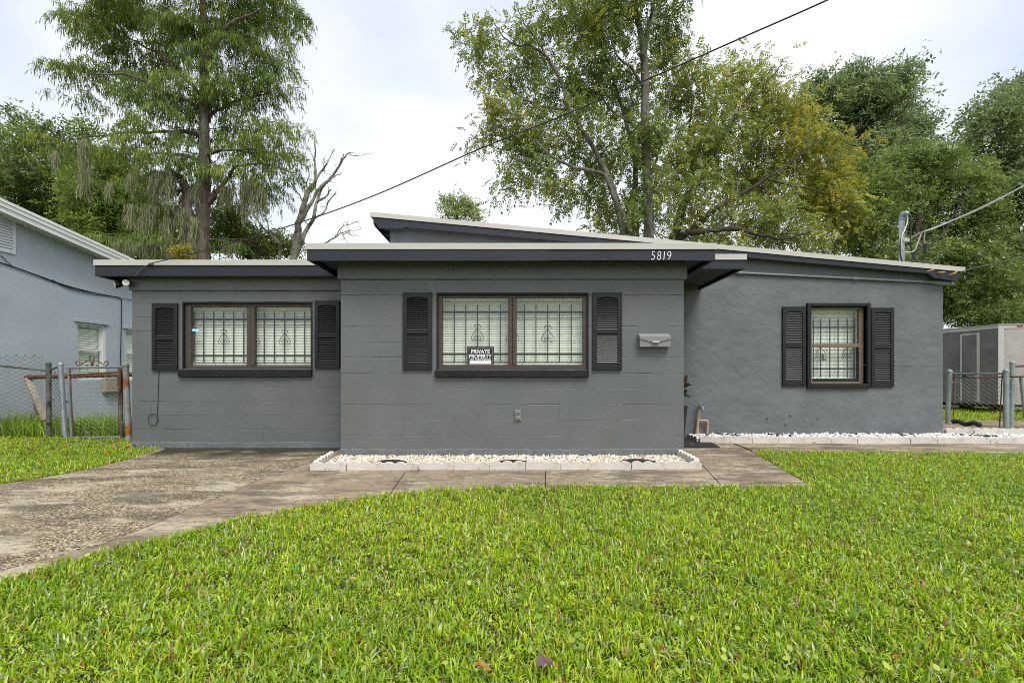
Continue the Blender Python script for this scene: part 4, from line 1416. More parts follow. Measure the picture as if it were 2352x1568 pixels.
m.prism([N(DW1, -.05, -.2), N(DW1 - .2, -.05, -.2), N(DW1 - .2, nrake(DW1) - .15, -.2), N(DW1, nrake(DW1) - .15, -.2)], back)
m.prism([N(DW0, -.05, -.2), N(DW0 + .2, -.05, -.2), N(DW0 + .2, nrake(DW0) - .15, -.2), N(DW0, nrake(DW0) - .15, -.2)], back)
m.prism([N(DW0 + .2, -.05, -3), N(DW1 - .2, -.05, -3), N(DW1 - .2, 2.4, -3), N(DW0 + .2, 2.4, -3)], N(0, 0, -.2) - N(0, 0, 0))
m.build('outer_wall', M['nb_wall'], nb)
# roof slabs
m = MB()
for (a, b) in ((RD, 13.2), (3.0, RD)):
    m.prism([N(a, nrake(a) - .10, OFF - .02), N(b, nrake(b) - .10, OFF - .02), N(b, nrake(b) - .004, OFF - .02), N(a, nrake(a) - .004, OFF - .02)], N(0, 0, -9) - N(0, 0, 0))
nroof = m.build('roof', M['roofing'], nb)
# white rake: drip edge, two stepped boards, and the soffit under the overhang
for (nm, o0, o1, out0, th) in (('drip_edge', 0.0, .05, .004, .02), ('rake_board', .052, .125, -.010, .03), ('rake_board', .127, .215, -.028, .03)):
    m = MB()
    for (a, b) in ((RD, 13.2), (3.0, RD)):
        m.prism([N(a, nrake(a) - o1, OFF + out0), N(b, nrake(b) - o1, OFF + out0), N(b, nrake(b) - o0, OFF + out0), N(a, nrake(a) - o0, OFF + out0)], N(0, 0, -th) - N(0, 0, 0))
    m.build(nm, M['nb_white'], nroof)
m = MB()
for (a, b) in ((RD, 13.2), (3.0, RD)):
    m.prism([N(a, nrake(a) - .15, OFF - .06), N(b, nrake(b) - .15, OFF - .06), N(b, nrake(b) - .17, OFF - .06), N(a, nrake(a) - .17, OFF - .06)], N(0, 0, -OFF + .062) - N(0, 0, 0))
m.build('soffit', M['nb_white'], nroof)
# gable vent with louvres
va_, vb_ = ND_at(-38), ND_at(33)
vz0, vz1 = NZ(0, 577), NZ(0, 497)
vt = empty('gable_vent', N(va_, vz0)); vt.parent = nb; vt.location = N(va_, vz0) - org(nb)
m = MB()
for (a, b, c_, d_) in ((va_, va_ + .04, vz0, vz1), (vb_ - .04, vb_, vz0, vz1), (va_ + .04, vb_ - .04, vz0, vz0 + .04), (va_ + .04, vb_ - .04, vz1 - .04, vz1)):
    m.prism([N(a, c_, .03), N(b, c_, .03), N(b, d_, .03), N(a, d_, .03)], N(0, 0, -.028) - N(0, 0, 0))
m.build('frame', M['nb_vent'], vt)
nl = 11
for i in range(nl):
    zc = vz0 + .04 + (vz1 - vz0 - .08) * (i + .5) / nl
    m = MB()
    hh = (vz1 - vz0 - .08) / nl * .55
    m.prism([N(va_ + .04, zc - hh, .028), N(vb_ - .04, zc - hh, .028), N(vb_ - .04, zc + hh * .7, .006), N(va_ + .04, zc + hh * .7, .006)], Vector((0, 0, .005)))
    m.build('louver', M['nb_vent'], vt)
# double hung windows
for h in holes:
    a, b, z0, z1 = h
    w_ = empty('window', N((a + b) / 2, z0)); w_.parent = nb; w_.location = N((a + b) / 2, z0) - org(nb)
    def frame_piece(m, a_, b_, c_, d_, o_, th):
        m.prism([N(a_, c_, o_), N(b_, c_, o_), N(b_, d_, o_), N(a_, d_, o_)], N(0, 0, -th) - N(0, 0, 0))
    m = MB()
    t = .045
    frame_piece(m, a, a + t, z0, z1, -.03, .10); frame_piece(m, b - t, b, z0, z1, -.03, .10)
    frame_piece(m, a + t, b - t, z1 - t, z1, -.031, .09); frame_piece(m, a + t, b - t, z0, z0 + t, -.03, .10)
    m.build('frame', M['nb_white'], w_)
    zm = z0 + (z1 - z0) * .53
    for (c_, d_, o_) in ((zm - .02, z1 - t, -.075), (z0 + t, zm + .02, -.052)):
        m = MB()
        s_ = .038
        frame_piece(m, a + t, a + t + s_, c_, d_, o_, .03); frame_piece(m, b - t - s_, b - t, c_, d_, o_, .03)
        frame_piece(m, a + t + s_, b - t - s_, d_ - s_, d_, o_, .03); frame_piece(m, a + t + s_, b - t - s_, c_, c_ + s_, o_, .03)
        m.build('sash', M['nb_white'], w_)
        m = MB(); frame_piece(m, a + t + s_, b - t - s_, c_ + s_, d_ - s_, o_ - .012, .004); m.build('pane', M['glass'], w_)
    zz = z1 - .07
    while zz > z0 + .05:
        m = MB()
        m.prism([N(a + t, zz, -.135), N(b - t, zz, -.135), N(b - t, zz + .052, -.150), N(a + t, zz + .052, -.150)], N(0, 0, -.002) - N(0, 0, 0))
        m.build('slat', M['blind'], w_)
        zz -= .050
    m = MB(); frame_piece(m, a - .06, b + .06, z1 + .005, z1 + .05, .025, .024); m.build('head_trim', M['nb_wall'], w_)
# telephone cable along the wall
def ncable(pts, r_, name='cable'):
    m = MB()
    q = [tuple(N(ND_at(u, .02), NZ(u, v, .02), .02)) for u, v in pts]
    m.tube([Vector(p) for p in smooth_path(q, 5)], r_, 6)
    return m.build(name, M['cable'], nb)
ncable([(-60, 590), (0, 603), (48, 619), (90, 634), (150, 655), (210, 671), (255, 680), (276, 684)], .011)
ncable([(-40, 560), (0, 585), (30, 612), (60, 623), (130, 650), (190, 668), (270, 682)], .006)
ncable([(120, 642), (160, 664), (200, 674), (250, 680), (276, 684), (330, 695)], .005)
ncable([(271, 682), (278, 687), (279.5, 700), (278, 780), (276, 860), (276, 930)], .008)
# small utility box low on the wall
m = MB(); a = ND_at(252); m.prism([N(a - .18, .70, .10), N(a + .18, .70, .10), N(a + .18, 1.0, .10), N(a - .18, 1.0, .10)], N(0, 0, -.09) - N(0, 0, 0))
m.build('utility_box', M['beige'], nb)

# ------------------------------------------------------------------ chain link
def link_mesh(p0, p1, zb0, zt0, zb1, zt1, pitch=.062, r=.0032, name='chain_link', material=None, parent=None, spikes=True):
    """woven diamond mesh between two posts; zb/zt = bottom and top at either end"""
    p0, p1 = Vector(p0), Vector(p1)
    w = (p1 - p0).length
    d = (p1 - p0) / w
    nrm = d.cross(Vector((0, 0, 1)))
    n = int(w / pitch)
    hmax = max(zt0 - zb0, zt1 - zb1)
    m = MB()
    vstep = pitch * .56
    rows = int(hmax / vstep)
    # each wire is one zigzag running from top to bottom, hooked into its neighbours
    for i in range(n + 1):
        x0_ = i * pitch
        pts = []
        for k in range(rows * 1 + 1):
            t = min(max((x0_) / w, 0), 1)
            zb = zb0 + (zb1 - zb0) * t
            z = zb + k * vstep
            xx = min(max(x0_ + (pitch / 2 if (k + i) % 2 else -pitch / 2), 0), w)
            yy = r * (1 if (k + i) % 2 else -1) * .9
            q = p0 + d * xx + nrm * (yy + .006 * math.sin(i * .7 + k * .4))
            pts.append(Vector((q.x, q.y, z)))
        if spikes:
            q = pts[-1]
            pts.append(q + Vector((0, 0, pitch * .45)) + d * random.uniform(-.02, .02))
        m.tube(pts, r, 3, cap=False)
    return m.build(name, material, parent, recalc=False)

def post(m, base, top, r, n=12, cap=True):
    m.tube([base, top], r, n)
    if cap:
        t = Vector(top)
        m.lathe((t.x, t.y, t.z - .03), [(r * 1.12, 0), (r * 1.18, .01), (r * 1.16, .045), (r * .9, .062), (r * .5, .074), (r * .15, .085)], n)
def band(p, r, h=.018):
    m = MB(); m.lathe((p[0], p[1], p[2]), [(r * 1.14, 0), (r * 1.16, h * .2), (r * 1.16, h * .8), (r * 1.14, h)], 12); m.box(p[0] + r * .9, p[0] + r * .9 + .05, p[1] - .006, p[1] + .006, p[2] + .002, p[2] + h); return m

# left fence: weathered post, rail and mesh running off to the left
dA_ = 7.96
pA0, pA1 = G(112.5, 1004), P(111.5, 836, dA_)
fenceL = empty('chain_link_fence', (pA0.x, pA0.y, 0), 'rusty chain link fence running left from the dark weathered post', 'fence')
m = MB(); post(m, pA0 + Vector((0, 0, -.1)), pA1, .036); m.build('post', M['galv_dark'], fenceL)
far = P(-330, 812, 7.3)
r0 = P(108, 851, dA_)
rA = P(0, 840, 7.82)
m = MB(); m.tube([r0, P(60, 846, 7.9), rA, far], .017, 8); m.build('rail', M['galv_dark'], fenceL)
link_mesh((far.x, far.y, 0), (r0.x - .04, r0.y, 0), .03, far.z + .02, .03, r0.z + .05, material=M['wire_dark'], parent=fenceL)
link_mesh((r0.x + .05, r0.y - .01, 0), (P(137, 900, 7.75).x, 7.78, 0), .05, 1.12, .05, 1.12, material=M['wire_dark'], parent=fenceL, name='chain_link')
for zz in (.25, .62, 1.02):
    band((pA0.x, pA0.y, zz), .036).build('band', M['galv_dark'], fenceL)
m = MB(); m.tube([P(115, 851, dA_ - .02), P(126, 845, 7.86), P(134, 843, 7.77)], .013, 6); m.build('brace', M['rust'], fenceL)
far2 = P(-900, 780, 6.6)
m = MB(); post(m, Vector((far.x, far.y, -.1)), far + Vector((0, 0, .06)), .03); m.build('post', M['galv_dark'], fenceL)

# gate post (grey, leaning) and the gate with its scroll
gate = empty('garden_gate', G(215, 1006), 'narrow chain link gate with rusty scroll ornament on top', 'gate')
dB_ = 7.75
pB0, pB1 = G(151, 1008), P(139, 838, dB_ + .0)
m = MB(); post(m, pB0 + Vector((0, 0, -.1)), pB1, .040, 14); m.build('hinge_post', M['galv'], gate)
for (v, u) in ((858, 140.5), (922, 145.5), (963, 148.5)):
    c = P(u, v, dB_); band((c.x, c.y, c.z - .012), .042, .026).build('hinge', M['galv'], gate)
dg = 7.70
gl0, gl1 = P(164, 1004, dg), P(157.5, 848, dg)
gr0, gr1 = P(279.5, 1003, dg - .03), P(279, 845, dg - .03)
m = MB()
m.tube([gl1, gl0 + Vector((0, 0, .0))], .019, 10)
m.build('stile', M['galv'], gate)
m = MB(); m.tube([gr1, gr0], .019, 10); m.build('stile', M['galv_dark'], gate)
m = MB(); m.tube([gl0, gr0], .017, 10); m.build('bottom_rail', M['galv'], gate)
m = MB(); m.tube([P(154, 844.5, dg), P(281, 843, dg - .03)], .020, 10); m.build('top_rail', M['galv'], gate)
m = MB(); m.tube([P(157, 861, dg - .01), P(205, 858, dg), P(279, 853.5, dg - .03)], .012, 8); m.build('brace_rail', M['rust'], gate)
for (ua, ub) in ((161, 168), (272.5, 273)):
    m = MB(); m.tube([P(ua, 846, dg - .02), P(ub, 1000, dg - .02)], .008, 6); m.build('tension_rod', M['rust'], gate)
a, b = P(163, 1000, dg), P(276, 1000, dg - .02)
link_mesh((a.x, a.y, 0), (b.x, b.y, 0), .06, 1.17, .06, 1.17, material=M['wire_lt'], parent=gate, r=.0024)
# scroll: centre rings and two arms
def px_path(pts, d, n=6): return [P(u, v, d) for u, v in smooth_path(pts, n)]
m = MB()
def ring(u, v, r, a0, a1, d, n=14): return [(u + r * math.cos(math.radians(a0 + (a1 - a0) * i / n)), v - r * math.sin(math.radians(a0 + (a1 - a0) * i / n))) for i in range(n + 1)]
for s in (-1, 1):
    uc = 211.5
    arm = [(uc + s * 2, 840), (uc + s * 3, 832), (uc + s * 8, 828), (uc + s * 14, 829.5), (uc + s * 22, 834), (uc + s * 29, 839), (uc + s * 33.5, 839)]
    curl = [(uc + s * (33.5 + 2.5), 836), (uc + s * 37, 832.5), (uc + s * 34, 829), (uc + s * 29.5, 830.5), (uc + s * 29, 834)]
    m.tube(px_path(arm + curl, dg - .01), .0075, 6)
    m.tube(px_path([(uc + s * 1.5, 842), (uc + s * 5, 842.5), (uc + s * 11, 840.5), (uc + s * 13, 837.5)], dg - .01), .0065, 6)
m.tube([P(u, v, dg - .01) for u, v in ring(211, 822, 5.6, -60, 290, dg)], .0085, 6)
m.tube([P(211.5, 828, dg - .01), P(213, 834, dg - .01), P(212, 843, dg - .01)], .010, 6)
m.build('scroll', M['rust'], gate)
# latch post: rust and flaking cream paint
pR0, pR1 = G(296.5, 1012), P(288.5, 839, 7.5)
m = MB(); post(m, pR0 + Vector((0, 0, -.1)), pR1, .042, 14); m.build('latch_post', M['rust_pale'], gate)
c = P(285, 971, 7.55); m = MB(); m.bbox(c.x - .07, c.x + .07, c.y - .02, c.y + .02, c.z - .018, c.z + .018, b=.004); m.build('latch', M['galv_dark'], gate)
m = MB(); m.tube([P(276, 848, 7.62), P(273.5, 866, 7.6), P(274.5, 890, 7.6), P(273, 905, 7.6)], [.02, .028, .024, .016], 8); m.build('rusty_hasp', M['rust'], gate)

# old rusty rail frame behind the fence, with a leaning beige post
rf = empty('rusty_frame', P(80, 960, 8.35), 'rusty horizontal pipe on a leaning beige post behind the left gate', 'pipe frame')
m = MB(); m.tube([P(60, 866, 8.35), P(160, 864, 8.4), P(308, 859.5, 8.5)], .040, 10); m.build('pipe', M['rust'], rf)
m = MB()
a, b = P(63, 869, 8.35), P(104, 965, 8.2)
M2 = Matrix.Translation((a + b) / 2) @ (b - a).to_track_quat('Z', 'Y').to_matrix().to_4x4()
ln = (b - a).length / 2
m.bbox(-.048, .048, -.03, .03, -ln, ln, b=.006, M=M2)
m.build('leaning_post', M['beige'], rf)
m = MB(); m.tube([P(80, 925, 8.3), P(88, 950, 8.25)], .03, 6); m.build('broken_stub', M['rust'], rf)

# right gate and fence
p1b, p1t = G(2176.5, 973), P(2181, 853, 10.2)
p2b, p2t = G(2311, 987), P(2311, 852, 9.05)
p3b, p3t = G(2321.5, 984), P(2325.5, 834, 9.25)
rg = empty('driveway_gate', p2b, 'low chain link gate between weathered green posts beside the gable wall', 'gate')
m = MB(); post(m, p1b + Vector((0, 0, -.1)), p1t, .045, 14); m.build('post', M['galv_green'], rg)
m = MB(); post(m, p2b + Vector((0, 0, -.1)), p2t, .045, 14); m.build('post', M['galv_green'], rg)
for v in (869, 899, 958): 
    c = P(2311, v, 9.05); band((c.x, c.y, c.z - .012), .046, .024).build('hinge', M['galv_green'], rg)
for v in (877, 947):
    c = P(2180, v, 10.2); band((c.x, c.y, c.z - .012), .046, .024).build('hinge', M['galv_green'], rg)
m = MB(); m.tube([P(2190, 858, 10.1), P(2240, 857.5, 9.7), P(2305, 857.5, 9.1)], .022, 10); m.build('top_rail', M['galv'], rg)
m = MB(); m.tube([P(2168, 867.5, 10.6), P(2215, 868, 10.2)], .013, 8); m.tube([P(2215, 868, 10.2), P(2260, 866.5, 9.7), P(2352, 864.5, 9.0), P(2500, 860, 8.6)], .014, 8); m.build('brace_rail', M['rust'], rg)
for (ua, ub, d_) in ((2192, 2189, 10.1), (2302, 2296, 9.12)):
    m = MB(); m.tube([P(ua, 858, d_), P(ub, 980 if d_ < 9.5 else 974, d_)], .010, 6); m.build('stile', M['rust'], rg)
a, b = P(2192, 900, 10.1), P(2300, 900, 9.12)
link_mesh((a.x, a.y, 0), (b.x, b.y, 0), .42, 1.10, .36, 1.08, material=M['wire_lt'], parent=rg, r=.0032, pitch=.075, spikes=False)
rf2 = empty('side_fence', p3b, 'taller chain link fence with rusty top rail at the far right edge', 'fence')
m = MB(); post(m, p3b + Vector((0, 0, -.1)), p3t, .042, 14); m.build('post', M['galv_green'], rf2)
for v in (892, 908, 956, 970):
    c = P(2325, v, 9.25); band((c.x, c.y, c.z - .01), .043, .02).build('band', M['galv_green'], rf2)
m = MB(); m.tube([P(2328, 841, 9.25), P(2352, 840, 9.2), P(2520, 836, 8.9)], .020, 8); m.build('top_rail', M['rust'], rf2)
m = MB(); m.tube([P(2330, 986, 9.2), P(2352, 988, 9.1), P(2520, 998, 8.8)], .018, 8); m.build('bottom_rail', M['galv_dark'], rf2)
m = MB(); m.tube([P(2344, 865, 9.3), P(2354, 960, 9.3)], .024, 8); m.build('brace', M['galv_green'], rf2)
m = MB(); post(m, Vector((P(2520, 990, 8.85).x, 8.85, -.1)), P(2520, 832, 8.85), .04); m.build('post', M['galv_green'], rf2)
a, b = P(2332, 900, 9.22), P(2520, 900, 8.88)
link_mesh((a.x, a.y, 0), (b.x, b.y, 0), .06, 1.24, .06, 1.26, material=M['wire_dark'], parent=rf2, r=.0028, pitch=.065)
# corrugated black pipe on the ground behind the edging
m = MB()
a, b = P(2190, 968, 9.3), P(2252, 975, 8.7)
n = 46
m.tube([a.lerp(b, i / n) + Vector((0, 0, .02 * math.sin(i * .22))) for i in range(n + 1)], [.036 + .009 * (1 if i % 4 < 2 else -1) for i in range(n + 1)], 10)
tag(m.build('drain_pipe', M['rubber'], origin=(a.x, a.y, 0)), 'black corrugated drain pipe lying below the right gate', 'drain pipe')

# ------------------------------------------------------------------ cargo trailer beyond the right gate
def TP(u, v, d): return P(u, v, d)
tc0 = Vector((WX(2293, 12.5), 12.5, 0))
sd_ = Vector((-.17, 1, 0)).normalized()       # along its long side, away from the camera
fd_ = Vector((1, -.16, 0)).normalized()       # across its end
zt0, zb0 = WZ(746.5, 12.5), WZ(929, 12.5)
trl = empty('cargo_trailer', tc0, 'dull grey enclosed cargo trailer with a side door parked beyond the right gate', 'trailer')
def T(s, f, z): return tc0 + sd_ * s + fd_ * f + Vector((0, 0, z))
Ls, Wd = 4.6, 2.1
m = MB()
m.prism([T(0, 0, zb0), T(Ls, 0, zb0), T(Ls, 0, zt0), T(0, 0, zt0)], -fd_ * -.03)
m.build('side_panel', M['tr_dark'], trl)
m = MB()
m.prism([T(-.002, .03, zb0), T(-.002, Wd, zb0), T(-.002, Wd, zt0), T(-.002, .03, zt0)], sd_ * .03)
m.build('end_panel', M['tr_lt'], trl)
m = MB()
m.prism([T(0.05, Wd, zb0), T(Ls, Wd, zb0), T(Ls, Wd, zt0), T(0.05, Wd, zt0)], -fd_ * .03)
m.prism([T(Ls, .03, zb0), T(Ls, Wd - .03, zb0), T(Ls, Wd - .03, zt0), T(Ls, .03, zt0)], -sd_ * .03)
m.prism([T(0.03, .03, zb0), T(Ls - .03, .03, zb0), T(Ls - .03, Wd - .03, zb0), T(0.03, Wd - .03, zb0)], Vector((0, 0, .05)))
m.build('body', M['tr_lt'], trl)
m = MB()
m.prism([T(-.03, -.03, zt0), T(Ls + .03, -.03, zt0), T(Ls + .03, Wd + .03, zt0), T(-.03, Wd + .03, zt0)], Vector((0, 0, .03)))
m.build('roof', M['tr_lt'], trl)
m = MB()
m.prism([T(-.012, -.012, zt0 - .09), T(Ls, -.012, zt0 - .09), T(Ls, -.012, zt0 - .002), T(-.012, -.012, zt0 - .002)], fd_ * .010)
m.prism([T(-.014, -.012, zt0 - .09), T(-.014, Wd, zt0 - .09), T(-.014, Wd, zt0 - .002), T(-.014, -.012, zt0 - .002)], sd_ * .010)
m.prism([T(-.016, -.014, zb0), T(-.016, .12, zb0), T(-.016, .12, zt0 - .092), T(-.016, -.014, zt0 - .092)], sd_ * .012)
m.build('edge_trim', M['tr_edge'], trl)
def side_s(u, off=0.0):
    """distance along the side for a surveyed column"""
    k = (u - U0) / F
    p = tc0
    return (k * p.y - p.x) / (sd_.x - k * sd_.y)
s0, s1 = side_s(2231), side_s(2253)
s0, s1 = side_s(2246), side_s(2211)
zd0, zd1 = zb0 + .05, zt0 - .21
m = MB(); m.prism([T(s0, -.016, zd0), T(s1, -.016, zd0), T(s1, -.016, zd1), T(s0, -.016, zd1)], fd_ * .015); dr = m.build('door', M['tr_dark'], trl)
m = MB()
for (a, b, c_, d_) in ((s0 - .05, s0, zd0, zd1 + .04), (s1, s1 + .03, zd0, zd1 + .04), (s0, s1, zd1 + .001, zd1 + .04)):
    m.prism([T(a, -.03, c_), T(b, -.03, c_), T(b, -.03, d_), T(a, -.03, d_)], fd_ * .029)
m.build('door_frame', M['tr_edge'], dr)
m = MB(); m.prism([T(s1 - .12, -.04, 1.02), T(s1 - .02, -.04, 1.02), T(s1 - .02, -.04, 1.17), T(s1 - .12, -.04, 1.17)], fd_ * .022); m.build('handle', M['bar'], dr)
m = MB()
for f_ in (.16, .72, 1.3, 1.9):
    z = zb0 + .1
    while z < zt0 - .12:
        m.tube([T(-.006, f_, z), T(.0, f_, z)], .010, 5); z += .16
m.build('rivet_rows', M['galv_dark'], trl)['kind'] = 'stuff'
m = MB(); m.prism([T(-.022, .42, zt0 - .06), T(-.022, .56, zt0 - .06), T(-.022, .56, zt0 - .025), T(-.022, .42, zt0 - .025)], sd_ * .007); m.build('marker_light', M['red_lens'], trl)
m = MB(); m.prism([T(1.6, .5, zt0 + .031), T(2.0, .5, zt0 + .031), T(2.0, .95, zt0 + .031), T(1.6, .95, zt0 + .031)], Vector((0, 0, .07))); m.build('roof_vent', M['white'], trl)
for s_ in (1.9, 2.75):
    for f_ in (.02, Wd - .22):
        m = MB()
        c = T(s_, f_, .32)
        m.tube([c, c + fd_ * .02, c + fd_ * .18, c + fd_ * .2], [.27, .32, .32, .27], 22)
        m.build('wheel', M['tyre'], trl)
m = MB()
m.prism([T(0.1, .3, zb0 - .1), T(Ls - .1, .3, zb0 - .1), T(Ls - .1, .4, zb0 - .1), T(.1, .4, zb0 - .1)], Vector((0, 0, .098)))
m.prism([T(0.1, Wd - .4, zb0 - .1), T(Ls - .1, Wd - .4, zb0 - .1), T(Ls - .1, Wd - .3, zb0 - .1), T(.1, Wd - .3, zb0 - .1)], Vector((0, 0, .098)))
m.build('chassis', M['bar'], trl)

# ------------------------------------------------------------------ service mast and wires
ms = P(2071, 600, 8.2)
mast = empty('service_mast', (ms.x, ms.y, ms.z - .6), 'grey electric service mast with hooded weatherhead standing on the sloping roof', 'service mast')
mt = P(2071, 503, 8.2)
m = MB(); m.tube([ms + Vector((0, 0, -.6)), mt], .039, 14); m.build('pipe', M['mastpipe'], mast)
m = MB()
hp = [P(2071, 506, 8.2), P(2071.5, 499, 8.2), P(2074, 493, 8.18), P(2080, 490, 8.15), P(2087, 491, 8.12)]
m.tube(hp, [.045, .047, .047, .044, .034], 14); m.build('weatherhead', M['galv'], mast)
def wire(pts, d, r, name, mm_, parent=mast, n=6):
    m = MB(); m.tube([P(u, v, d - i * .002) for i, (u, v) in enumerate(smooth_path(pts, n))], r, 6); return m.build(name, mm_, parent)
wire([(2083, 494), (2083, 512), (2076, 534), (2069, 553), (2067, 575), (2071, 597), (2081, 607), (2092, 600), (2099, 589)], 8.12, .012, 'wire', M['cable'])
wire([(2084, 494), (2084, 510), (2078, 528), (2072, 543), (2071, 565), (2076, 578), (2088, 579), (2100, 576), (2107, 560), (2113, 545), (2117, 537)], 8.10, .011, 'wire', M['cable_lt'])
wire([(2086, 493), (2092, 500), (2093, 520), (2091, 548), (2093, 572), (2098, 590), (2108, 602), (2118, 600), (2123.5, 588), (2125, 578)], 8.08, .012, 'wire', M['cable'])
wire([(2125, 560), (2123, 548), (2124, 535)], 8.05, .010, 'wire', M['cable_lt'])
for (a, b) in (((2099, 590), (2107, 572)), ((2125, 582), (2126, 560))):
    m = MB(); m.tube([P(*a, 8.06), P(*b, 8.06)], .030, 8); m.build('splice_sleeve', M['cable'], mast)
m = MB(); c = P(2081, 551, 8.15); m.tube([P(2072, 552, 8.2), c], .018, 8); m.bbox(c.x - .03, c.x + .06, c.y - .02, c.y + .02, c.z - .03, c.z + .03, b=.006); m.build('insulator', M['white'], mast)

def line3(pts3, r, label, name='overhead_cable', mm_='cable', sag=0.0, n=24, extra=None):
    m = MB()
    a, b = Vector(pts3[0]), Vector(pts3[-1])
    if len(pts3) == 2:
        q = []
        for i in range(n + 1):
            t = i / n
            q.append(a.lerp(b, t) + Vector((0, 0, -sag * 4 * t * (1 - t))))
    else:
        q = [Vector(p) for p in smooth_path([tuple(p) for p in pts3], 8)]
    m.tube(q, r, 6)
    if extra: m.tube([Vector(p) for p in smooth_path([tuple(p) for p in extra], 8)], r * .75, 6)
    return tag(m.build(name, M[mm_], origin=a), label, 'cable', 'overhead cables')
# service drop from the mast to the street pole
wa = P(2084, 549, 8.12)
line3([wa, P(2116, 535, 8.0), P(2150, 523, 7.95), P(2200, 502, 7.85), P(2260, 476, 7.7), P(2352, 427, 7.5), P(2520, 330, 7.2), P(3000, 20, 6.4)], .0085, 'pale twisted service cable sloping up right from the mast', mm_='cable_lt', extra=[wa, P(2117, 533, 7.99), P(2150, 521, 7.93), P(2200, 500.5, 7.83), P(2260, 473, 7.68), P(2352, 425.5, 7.48), P(2520, 326, 7.18), P(3000, 12, 6.38)])
line3([P(2207, 624, 7.47), P(2280, 606, 7.4), P(2352, 589, 7.3), P(2600, 525, 7.0)], .009, 'thin dark wire from the right end of the roof to the right', mm_='cable')
# long cable crossing the sky, from the left fascia to a pole far right
ca = P(346, 605, 6.46)
line3([ca, P(460, 578, 6.35), P(658, 521, 6.1), P(860, 449, 5.75), P(1100, 343, 5.3), P(1300, 263, 4.95), P(1500, 177, 4.6), P(1700, 89, 4.25), P(1904, -1, 3.9), P(2200, -140, 3.5), P(3000, -560, 2.6)], .0068, 'long black cable crossing the sky from the left fascia', mm_='cable')
m = MB(); c = P(345, 606, 6.455); m.bbox(c.x - .03, c.x + .03, c.y - .0, c.y + .02, c.z - .015, c.z + .015, b=.003)
m.tube([c, P(330, 613, 6.46), P(318, 624, 6.465), P(312, 634, 6.47)], .006, 6)
m.build('cable_anchor', M['galv_dark'], house)
# ------------------------------------------------------------------ trees
def unit(a): return a / np.maximum(np.linalg.norm(a, axis=-1, keepdims=True), 1e-9)

def diamonds(base, d, s, ln, wd, col, fold=0.0):
    """leaf blades: base points, directions, side vectors, lengths, widths -> verts, quads, colours"""
    n = len(base)
    ln = np.broadcast_to(ln, (n,))[:, None]
    wd = np.broadcast_to(wd, (n,))[:, None]
    nm = np.cross(d, s)
    mid = base + d * ln * .45
    V = np.stack([base, mid - s * wd * .5 + nm * wd * fold, base + d * ln, mid + s * wd * .5 + nm * wd * fold], 1).reshape(-1, 3)
    Q = np.arange(n * 4).reshape(-1, 4)
    return V, Q, np.repeat(col, 4, axis=0)

def perp(d, g):
    r = unit(g.normal(size=d.shape))
    return unit(np.cross(d, r))

def leaves_pecan(C, Rad, out, g, per, palbase, lsize=.34):
    """compound leaves, eleven drooping leaflets each; C centres, Rad spread, out outward direction"""
    n = len(C) * per
    idx = np.repeat(np.arange(len(C)), per)
    p = C[idx] + g.normal(size=(n, 3)) * Rad[idx][:, None] * np.array([1, 1, .75])
    d = unit(out[idx] * .5 + g.normal(size=(n, 3)) * .75 + np.array([0, 0, -.35]))
    s = unit(np.cross(d, np.array([0, 0, 1.0]) + g.normal(size=(n, 3)) * .35))
    L_ = lsize * g.uniform(.65, 1.2, n)
    col = palbase[idx] * g.uniform(.72, 1.28, (n, 1))
    k = 5
    B, D, S, LN, WD, CC = [], [], [], [], [], []
    for j in range(k):
        t = .25 + .72 * j / (k - 1)
        pos = p + d * (L_ * t)[:, None] + np.array([0, 0, -1]) * (L_ * t * t * .28)[:, None]
        for sg in (-1, 1):
            dd = unit(d * .55 + s * sg * .8 + np.array([0, 0, -.45]) + g.normal(size=(n, 3)) * .12)
            B.append(pos); D.append(dd); S.append(unit(np.cross(dd, np.cross(s, d) + g.normal(size=(n, 3)) * .4)))
            LN.append(L_ * (.34 - .10 * abs(t - .6))); WD.append(L_ * .125); CC.append(col)
    pos = p + d * (L_)[:, None] + np.array([0, 0, -1]) * (L_ * .28)[:, None]
    dd = unit(d + np.array([0, 0, -.5]))
    B.append(pos); D.append(dd); S.append(s); LN.append(L_ * .32); WD.append(L_ * .13); CC.append(col)
    return diamonds(np.concatenate(B), np.concatenate(D), np.concatenate(S), np.concatenate(LN), np.concatenate(WD), np.concatenate(CC))

def leaves_broad(C, Rad, out, g, per, palbase, lsize=.12, up=.5):
    """simple leaves in small whorls"""
    wh = 4
    n = len(C) * per
    idx = np.repeat(np.arange(len(C)), per)
    p = C[idx] + g.normal(size=(n, 3)) * Rad[idx][:, None] * np.array([1, 1, .75])
    ax = unit(out[idx] * .6 + g.normal(size=(n, 3)) * .6 + np.array([0, 0, up]))
    col = palbase[idx] * g.uniform(.7, 1.3, (n, 1))
    u = perp(ax, g); w = np.cross(ax, u)
    B, D, S, LN, CC = [], [], [], [], []
    for j in range(wh):
        a = 2 * PI * (j + g.uniform(-.2, .2, (n, 1))) / wh
        rad = u * np.cos(a) + w * np.sin(a)
        dd = unit(rad * .9 + ax * g.uniform(-.1, .7, (n, 1)) + np.array([0, 0, -.15]))
        B.append(p + dd * lsize * .1); D.append(dd); S.append(unit(np.cross(dd, ax + g.normal(size=(n, 3)) * .3)))
        LN.append(lsize * g.uniform(.7, 1.3, n)); CC.append(col * g.uniform(.85, 1.15, (n, 1)))
    LN = np.concatenate(LN)
    return diamonds(np.concatenate(B), np.concatenate(D), np.concatenate(S), LN, LN * .42, np.concatenate(CC), fold=.12)

